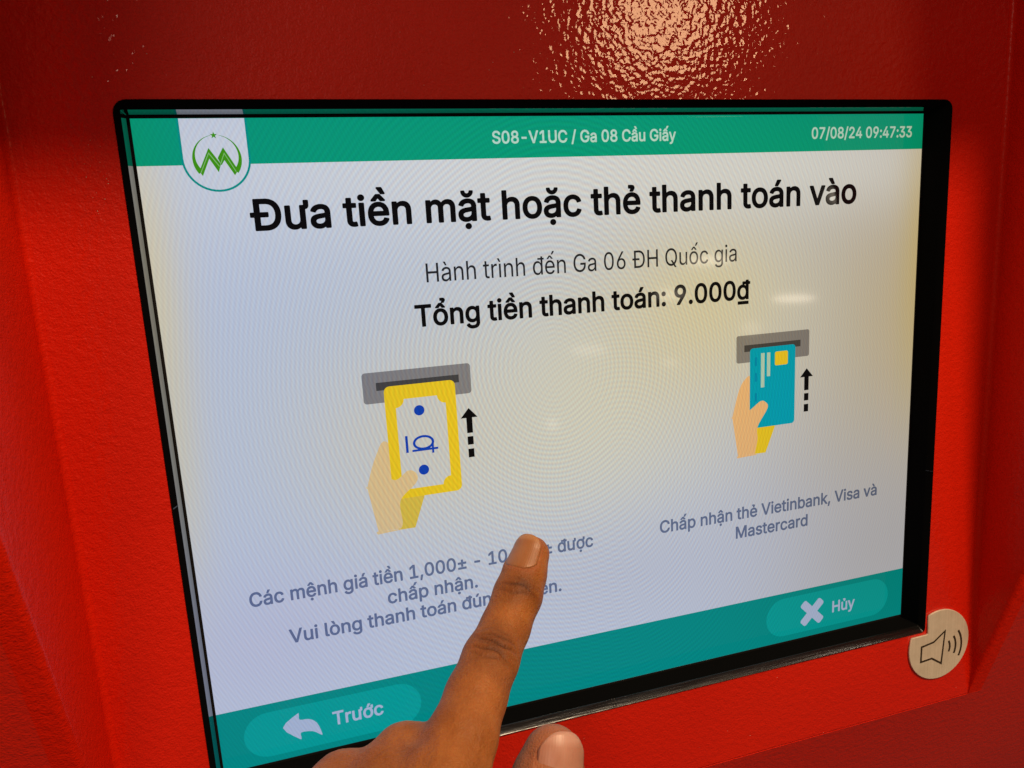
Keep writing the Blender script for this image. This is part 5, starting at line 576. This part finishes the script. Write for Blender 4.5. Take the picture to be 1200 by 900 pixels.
# ------------------------------------------------------------------ the hand
def build_hand():
    h = 0.62
    lo = np.array([-128., -118., -150.]); hi = np.array([-8., -1.0, -24.])
    nx, ny, nz = [int(v) for v in np.ceil((hi - lo) / h)]
    gx = (lo[0] + h * np.arange(nx)).astype('f'); gy = (lo[1] + h * np.arange(ny)).astype('f'); gz = (lo[2] + h * np.arange(nz)).astype('f')
    BIG = 9.0
    F = np.full((nx, ny, nz), BIG, 'f')
    def cone_sd(P, a, b, ra, rb):
        a = np.array(a, 'f'); b = np.array(b, 'f'); d = b - a; L2 = float(d @ d)
        t = np.clip(((P[0] - a[0]) * d[0] + (P[1] - a[1]) * d[1] + (P[2] - a[2]) * d[2]) / L2, 0, 1)
        q = np.sqrt((P[0] - a[0] - t * d[0]) ** 2 + (P[1] - a[1] - t * d[1]) ** 2 + (P[2] - a[2] - t * d[2]) ** 2)
        return q - (ra + (rb - ra) * t)
    def box(pts, pad):
        pts = np.array(pts); l = pts.min(0) - pad; u = pts.max(0) + pad
        i0 = np.clip(((l - lo) / h).astype(int), 0, None); i1 = np.minimum(np.ceil((u - lo) / h).astype(int) + 1, [nx, ny, nz])
        return tuple(slice(int(a), int(max(a + 1, b))) for a, b in zip(i0, i1))
    def smin(a, b, k):
        m = np.clip(k - np.abs(a - b), 0, None) / k
        return np.minimum(a, b) - m * m * k * .25
    def chain(pts, rad, k=2.0):
        """one finger: its own field, joined smoothly along its length"""
        pad = max(rad) + BIG
        sl = box(pts, pad)
        P = (gx[sl[0]][:, None, None], gy[sl[1]][None, :, None], gz[sl[2]][None, None, :])
        f = None
        for i in range(len(pts) - 1):
            d = cone_sd(P, pts[i], pts[i + 1], rad[i], rad[i + 1])
            f = d if f is None else smin(f, d, k)
        return sl, np.broadcast_to(f, F[sl].shape)
    def merge(sl, f, k):
        F[sl] = smin(F[sl], f, k)
    IDX = [(-25.2, -7.3, -35.0), (-28.6, -10.4, -39.2), (-31.9, -14, -43.1), (-37.7, -20, -48.8), (-44.0, -27.5, -52.4), (-50.2, -35.5, -56.6), (-55.8, -43.5, -60.8), (-63.3, -53, -67)]
    IR = [5.2, 6.15, 6.75, 6.65, 7.35, 7.65, 8.4, 9.6]
    merge(*chain(IDX, IR, 1.5), 1.5)
    merge(*chain([(-80, -55, -69), (-74, -44, -67.0), (-69.0, -38.5, -66.8)], [9.3, 8.2, 7.6]), 6)               # middle, curled under
    merge(*chain([(-69.0, -38.5, -66.8), (-66, -22, -82), (-70, -21, -98)], [8.0, 7.2, 6.6]), 3)
    merge(*chain([(-96, -53, -72), (-89.0, -44, -70), (-84, -38, -70.5)], [8.8, 8.0, 7.6]), 6.0)                # ring
    merge(*chain([(-84, -38, -70.5), (-79, -20, -95), (-80, -22, -107)], [7.6, 6.9, 6.2]), 3)
    merge(*chain([(-110, -51, -82), (-102, -41, -80), (-97, -35, -82)], [7.8, 7, 6.6]), 4.0)                       # little
    merge(*chain([(-97, -35, -82), (-93, -24, -106), (-92, -28, -114)], [6.6, 6, 5.4]), 3)
    WR = (-104, -112, -128)
    for m, r in (((-64, -53, -68), 9.6), ((-79, -55, -73), 9.4), ((-94, -52, -81), 9.0), ((-108, -50, -92), 8.0)):
        merge(*chain([m, tuple(np.array(m) * .45 + np.array(WR) * .55), WR], [r, r + 2.5, 16]), 7)
    merge(*chain([(-75, -62, -90), (-92, -70, -106)], [12, 15]), 9)                                              # palm
    TH = [(-33.0, -41.5, -73.6), (-35.2, -43.5, -78.5), (-38.0, -48, -89), (-45, -57, -99), (-60, -70, -108), WR]
    TR = [7.5, 9.0, 9.2, 9.0, 11.5, 15]
    slT, fT = chain(TH, TR, 2)
    merge(slT, fT, 3)
    # ---- surface nets
    s = F < 0
    act = np.zeros((nx - 1, ny - 1, nz - 1), bool)
    c8 = [s[i:nx - 1 + i, j:ny - 1 + j, k:nz - 1 + k] for i in (0, 1) for j in (0, 1) for k in (0, 1)]
    anyi = np.logical_or.reduce(c8); alli = np.logical_and.reduce(c8); act = anyi & ~alli
    idx = np.argwhere(act); vid = np.full(act.shape, -1, np.int32); vid[act] = np.arange(len(idx))
    acc = np.zeros((len(idx), 3)); cnt = np.zeros(len(idx))
    corners = [(i, j, k) for i in (0, 1) for j in (0, 1) for k in (0, 1)]
    val = {c: F[idx[:, 0] + c[0], idx[:, 1] + c[1], idx[:, 2] + c[2]] for c in corners}
    for c in corners:
        for ax in range(3):
            if c[ax]: continue
            d = list(c); d[ax] = 1; d = tuple(d); a, b = val[c], val[d]; mk = (a < 0) != (b < 0)
            t = np.where(mk, a / np.where(mk, a - b, 1), 0)
            p = np.tile(np.array(c, float), (len(idx), 1)); p[:, ax] = t
            acc[mk] += p[mk]; cnt[mk] += 1
    vco = lo + h * (idx + acc / cnt[:, None])
    quads = []
    for ax in range(3):
        o1, o2 = [a for a in range(3) if a != ax]
        sa = s.take(range(0, s.shape[ax] - 1), ax); sb = s.take(range(1, s.shape[ax]), ax)
        for val_, flip in (((~sa) & sb, False), (sa & (~sb), True)):
            e = np.argwhere(val_); e = e[(e[:, o1] > 0) & (e[:, o2] > 0) & (e[:, o1] < F.shape[o1] - 1) & (e[:, o2] < F.shape[o2] - 1)]
            q = []
            for a, b in ((1, 1), (0, 1), (0, 0), (1, 0)):
                w = e.copy(); w[:, o1] -= a; w[:, o2] -= b; q.append(vid[w[:, 0], w[:, 1], w[:, 2]])
            q = np.stack(q, 1)
            if (ax == 1) != flip: q = q[:, ::-1]
            quads.append(q[:, ::-1])
    quads = np.concatenate(quads); quads = quads[(quads >= 0).all(1)]
    # ---- smoothing
    E_ = np.concatenate([quads[:, [0, 1]], quads[:, [1, 2]], quads[:, [2, 3]], quads[:, [3, 0]]]); n = len(vco)
    def lap(v):
        sm = np.zeros_like(v); c = np.zeros(n)
        for k in range(v.shape[1]): sm[:, k] = np.bincount(E_[:, 0], v[E_[:, 1], k], n) + np.bincount(E_[:, 1], v[E_[:, 0], k], n)
        c = np.bincount(E_[:, 0], minlength=n) + np.bincount(E_[:, 1], minlength=n)
        return sm / np.maximum(c, 1)[:, None]
    for it in range(6): vco = vco + .55 * (lap(vco) - vco)
    def normals(v):
        nn = np.zeros_like(v)
        fn = np.cross(v[quads[:, 2]] - v[quads[:, 0]], v[quads[:, 3]] - v[quads[:, 1]])
        for k in range(3):
            for j in range(4): nn[:, k] += np.bincount(quads[:, j], fn[:, k], n)
        return nn / np.maximum(np.linalg.norm(nn, axis=1), 1e-9)[:, None]
    nrm = normals(vco)
    # ---- finger frames: dorsal direction looks back at the viewer
    def frame(tip, base, view, roll):
        tip, base = np.array(tip, float), np.array(base, float)
        d = tip - base; d /= np.linalg.norm(d); nv = view - (view @ d) * d; nv /= np.linalg.norm(nv); sd = np.cross(d, nv)
        a = math.radians(roll); return d, nv * math.cos(a) + sd * math.sin(a), sd * math.cos(a) - nv * math.sin(a)
    camp = np.array([-83.2, -197.3, 52.4])
    def nail_setup(tip, base, rt, rb, roll, x0, x1, span):
        tipv = np.array(tip, float); view = camp - tipv; view /= np.linalg.norm(view)
        d, nv, sd = frame(tip, base, view, roll); Lb = np.linalg.norm(np.array(tip, float) - np.array(base, float))
        return dict(o=tipv, d=d, n=nv, s=sd, rt=rt, rb=rb, L=Lb, x0=x0, x1=x1, span=math.radians(span))
    NI = nail_setup(IDX[0], IDX[2], IR[0], IR[2], -30, -7.2, 3.7, 52)
    NT = nail_setup(TH[0], TH[2], TR[0], TR[2], 24, -11, 7.0, 52)
    disp = np.zeros(n)
    mask_n = np.zeros(n)
    for nl in (NI, NT):
        rel = vco - nl['o']; x = rel @ nl['d']; a = rel @ nl['n']; b = rel @ nl['s']; phi = np.arctan2(b, a); rr = np.hypot(a, b)
        u = (x - (nl['x0'] + nl['x1']) / 2) / ((nl['x1'] - nl['x0']) / 2); w = phi / nl['span']
        rad = (np.abs(u) ** 3 + np.abs(w) ** 3) ** (1 / 3.)
        half = nl['rt'] * nl['span']
        sdst = (rad - 1) * half
        near = (rel ** 2).sum(1) < 18 ** 2
        ins = np.clip(-sdst / .9, 0, 1) * near * (a > 0)
        lip = np.exp(-((sdst - .75) / .6) ** 2) * near * (a > 0) * (u < .45)
        disp += -.15 * ins + .16 * lip
        mask_n += np.clip(np.exp(-((sdst - .2) / 1.0) ** 2) * near * (a > 0), 0, 1)
    # knuckle folds on the back of the index finger
    camv = camp - vco; camv /= np.linalg.norm(camv, axis=1)[:, None]
    knuckle = np.zeros(n); fold = np.zeros(n)
    rng = np.random.RandomState(4)
    for (pj, pa, pb, rad_, spread, amp, offs) in ((IDX[4], IDX[3], IDX[5], IR[4], 5.6, .75, (-3.3, -2.0, -.8, .5, 1.8, 3.1)), (IDX[2], IDX[1], IDX[3], IR[2], 3.6, .26, (-1.8, -.4, 1.2)), (TH[2], TH[1], TH[3], TR[2], 5, .3, (-3, -1, 1, 3))):
        pj = np.array(pj, float); d = np.array(pa, float) - np.array(pb, float); d /= np.linalg.norm(d)
        rel = vco - pj; x = rel @ d; view = camp - pj; view /= np.linalg.norm(view); nv = view - (view @ d) * d; nv /= np.linalg.norm(nv); sd = np.cross(d, nv)
        a = rel @ nv; b = rel @ sd; rr = np.hypot(a, b); phi = np.arctan2(b, a)
        near = np.exp(-(x / spread) ** 2) * np.exp(-(phi / .8) ** 2) * (rr < rad_ * 1.6)
        for k, o_ in enumerate(offs):
            bend = o_ * (1 + .25 * np.cos(phi * 1.5)) + .5 * np.sin(phi * 3 + k * 1.7) + .25 * np.sin(phi * 7 + k)
            gr = near * np.exp(-((x - bend) / .42) ** 2) * (.7 + .3 * math.sin(k * 2.3)); disp -= amp * gr; fold = np.maximum(fold, gr)
        disp += .15 * near
        knuckle = np.maximum(knuckle, near)
    # tendon and web wrinkles beside the index finger's root
    pj = np.array([-63, -47, -64.]); rel = vco - pj; g = np.exp(-(rel ** 2).sum(1) / 9.0 ** 2)
    disp += -.8 * g * np.abs(np.sin((rel @ np.array([.75, -.1, -.65])) * 1.15 + .8 * np.sin(rel[:, 1] * .35)))
    pj = np.array([-86, -46, -66.]); g2 = np.exp(-((vco - pj) ** 2).sum(1) / 13.0 ** 2)
    disp += -.16 * g2 * np.abs(np.sin((rel @ np.array([.55, .3, -.75])) * 1.7 + 1.2 * np.sin(rel[:, 0] * .3)))
    flush = np.exp(-((vco - np.array(TH[0])) ** 2).sum(1) / 17.0 ** 2)
    vco = vco + nrm * disp[:, None]
    # flatten the pad against the glass
    vco[:, 1] = np.where(vco[:, 1] > -2.2, -2.2 + (vco[:, 1] + 2.2) * .55, vco[:, 1])
    vco[:, 1] = np.minimum(vco[:, 1], -.25)
    me = bpy.data.meshes.new('hand')
    me.vertices.add(n); me.vertices.foreach_set('co', (vco * U).astype('f').ravel())
    me.loops.add(len(quads) * 4); me.loops.foreach_set('vertex_index', quads.ravel().astype('i'))
    me.polygons.add(len(quads)); me.polygons.foreach_set('loop_start', np.arange(0, len(quads) * 4, 4, dtype='i'))
    me.update(calc_edges=True); me.validate()
    at = me.attributes.new('knuckle', 'FLOAT', 'POINT'); at.data.foreach_set('value', knuckle.astype('f'))
    at = me.attributes.new('cuticle', 'FLOAT', 'POINT'); at.data.foreach_set('value', np.clip(mask_n, 0, 1).astype('f'))
    at = me.attributes.new('flush', 'FLOAT', 'POINT'); at.data.foreach_set('value', flush.astype('f'))
    at = me.attributes.new('fold', 'FLOAT', 'POINT'); at.data.foreach_set('value', fold.astype('f'))
    # ---- skin
    m, nt, b = new_mat('brown_skin')
    tc = N(nt, 'ShaderNodeTexCoord')
    n1 = N(nt, 'ShaderNodeTexNoise'); n1.inputs['Scale'].default_value = 110; n1.inputs['Detail'].default_value = 5
    n2 = N(nt, 'ShaderNodeTexVoronoi'); n2.inputs['Scale'].default_value = 1500
    n3 = N(nt, 'ShaderNodeTexNoise'); n3.inputs['Scale'].default_value = 700; n3.inputs['Detail'].default_value = 3
    for q in (n1, n2, n3): nt.links.new(tc.outputs['Object'], q.inputs['Vector'])
    r = N(nt, 'ShaderNodeValToRGB'); r.color_ramp.elements[0].position = .32; r.color_ramp.elements[1].position = .7
    r.color_ramp.elements[0].color = (.27, .084, .013, 1); r.color_ramp.elements[1].color = (.42, .142, .026, 1)
    nt.links.new(math_n(nt, 'ADD', math_n(nt, 'MULTIPLY', n1.outputs[0], .75), math_n(nt, 'MULTIPLY', n3.outputs[0], .25)), r.inputs[0])
    ka = N(nt, 'ShaderNodeAttribute'); ka.attribute_name = 'knuckle'
    mx = N(nt, 'ShaderNodeMix', data_type='RGBA', blend_type='MULTIPLY'); mx.inputs['B'].default_value = (.36, .30, .30, 1)
    nt.links.new(math_n(nt, 'MULTIPLY', ka.outputs['Fac'], .78), mx.inputs['Factor']); nt.links.new(r.outputs[0], mx.inputs['A'])
    ca = N(nt, 'ShaderNodeAttribute'); ca.attribute_name = 'cuticle'
    mx2 = N(nt, 'ShaderNodeMix', data_type='RGBA'); mx2.inputs['B'].default_value = (.33, .10, .035, 1)
    nt.links.new(math_n(nt, 'MULTIPLY', ca.outputs['Fac'], .6), mx2.inputs['Factor']); nt.links.new(mx.outputs['Result'], mx2.inputs['A'])
    fa = N(nt, 'ShaderNodeAttribute'); fa.attribute_name = 'flush'
    mx3 = N(nt, 'ShaderNodeMix', data_type='RGBA'); mx3.inputs['B'].default_value = (.46, .18, .10, 1)
    nt.links.new(math_n(nt, 'MULTIPLY', fa.outputs['Fac'], .8), mx3.inputs['Factor']); nt.links.new(mx2.outputs['Result'], mx3.inputs['A'])
    fo = N(nt, 'ShaderNodeAttribute'); fo.attribute_name = 'fold'
    mx4 = N(nt, 'ShaderNodeMix', data_type='RGBA', blend_type='MULTIPLY'); mx4.inputs['B'].default_value = (.35, .28, .3, 1)
    nt.links.new(math_n(nt, 'MULTIPLY', fo.outputs['Fac'], 1.0), mx4.inputs['Factor']); nt.links.new(mx3.outputs['Result'], mx4.inputs['A'])
    nt.links.new(mx4.outputs['Result'], b.inputs['Base Color'])
    b.inputs['Roughness'].default_value = .56; b.inputs['Specular IOR Level'].default_value = .3
    b.inputs['Subsurface Weight'].default_value = .35; b.inputs['Subsurface Radius'].default_value = (1.0, .35, .15); b.inputs['Subsurface Scale'].default_value = .0016
    bp = N(nt, 'ShaderNodeBump'); bp.inputs['Strength'].default_value = 1.0; bp.inputs['Distance'].default_value = .0003
    nt.links.new(math_n(nt, 'ADD', math_n(nt, 'MULTIPLY', n2.outputs[0], .5), n3.outputs[0]), bp.inputs['Height']); nt.links.new(bp.outputs[0], b.inputs['Normal'])
    hand = link_mesh('hand', me, m, None, True)
    hand['label'] = 'brown left hand with index finger pressing the screen'
    hand['category'] = 'hand'
    # ---- nails
    nm, nt, b = new_mat('fingernail')
    tc = N(nt, 'ShaderNodeTexCoord')
    nn_ = N(nt, 'ShaderNodeTexNoise'); nn_.inputs['Scale'].default_value = 260; nt.links.new(tc.outputs['Object'], nn_.inputs['Vector'])
    r = N(nt, 'ShaderNodeValToRGB'); r.color_ramp.elements[0].color = (.30, .11, .032, 1); r.color_ramp.elements[1].color = (.38, .15, .05, 1)
    nt.links.new(nn_.outputs[0], r.inputs[0])
    na = N(nt, 'ShaderNodeAttribute'); na.attribute_name = 'along'
    rr_ = N(nt, 'ShaderNodeValToRGB'); rr_.color_ramp.elements[0].position = .80; rr_.color_ramp.elements[1].position = .88
    nt.links.new(na.outputs['Fac'], rr_.inputs[0])
    mx = N(nt, 'ShaderNodeMix', data_type='RGBA'); nt.links.new(rr_.outputs[0], mx.inputs['Factor']); nt.links.new(r.outputs[0], mx.inputs['A']); mx.inputs['B'].default_value = (.42, .19, .07, 1)
    nt.links.new(mx.outputs['Result'], b.inputs['Base Color'])
    b.inputs['Roughness'].default_value = .4; b.inputs['Subsurface Weight'].default_value = .25; b.inputs['Subsurface Radius'].default_value = (1, .4, .25); b.inputs['Subsurface Scale'].default_value = .001
    ac = N(nt, 'ShaderNodeAttribute'); ac.attribute_name = 'across'
    wv = math_n(nt, 'SINE', math_n(nt, 'MULTIPLY', ac.outputs['Fac'], 60.0))
    bp = N(nt, 'ShaderNodeBump'); bp.inputs['Strength'].default_value = .35; bp.inputs['Distance'].default_value = .00002; nt.links.new(wv, bp.inputs['Height']); nt.links.new(bp.outputs[0], b.inputs['Normal'])
    nm2 = nm.copy(); nm2.name = 'thumbnail_pink'
    for nd in nm2.node_tree.nodes:
        if nd.type == 'VALTORGB' and nd.color_ramp.elements[1].color[1] < .5:
            nd.color_ramp.elements[0].color = (.45, .20, .13, 1); nd.color_ramp.elements[1].color = (.55, .27, .19, 1)
        if nd.type == 'MIX' and not nd.inputs['B'].is_linked: nd.inputs['B'].default_value = (.60, .33, .25, 1)
    for nl in (NI, NT):
        nu, nw = 20, 22; vs, fs, al, ac_ = [], [], [], []
        for i in range(nu + 1):
            for j in range(nw + 1):
                a_, c_ = i / nu * 2 - 1, j / nw * 2 - 1
                u = a_ * (1 - .5 * abs(c_) ** 3.0 * (1 - .0)) if True else a_
                w = c_ * .98
                u *= .98; x = (nl['x0'] + nl['x1']) / 2 + u * (nl['x1'] - nl['x0']) / 2
                t = -x / nl['L']; r_ = nl['rt'] + (nl['rb'] - nl['rt']) * max(0, min(1, t))
                if x > 0: r_ -= .055 * x * x * .6
                phi = w * nl['span']; lift = .12 - .35 * max(0, -u - .8) / .2 * .8
                p = nl['o'] + nl['d'] * x + (nl['n'] * math.cos(phi) * .985 + nl['s'] * math.sin(phi)) * (r_ + lift)
                vs.append(tuple(p)); al.append((u + 1) / 2); ac_.append(c_)
        for i in range(nu):
            for j in range(nw):
                a = i * (nw + 1) + j; fs.append((a, a + nw + 1, a + nw + 2, a + 1))
        o = from_verts('fingernail', vs, fs, nm if nl is NI else nm2, hand, True)
        for nm_, dat in (('along', al), ('across', ac_)):
            t_ = o.data.attributes.new(nm_, 'FLOAT', 'POINT'); t_.data.foreach_set('value', np.array(dat, 'f'))
        md = o.modifiers.new('thickness', 'SOLIDIFY'); md.thickness = .45 * U; md.offset = -1
    return hand
build_hand()


# put every top-level thing into the upright world
for o in list(COL.objects):
    if o.parent is None and o.type in {'MESH', 'EMPTY'}:
        o.matrix_world = TILT @ o.matrix_basis
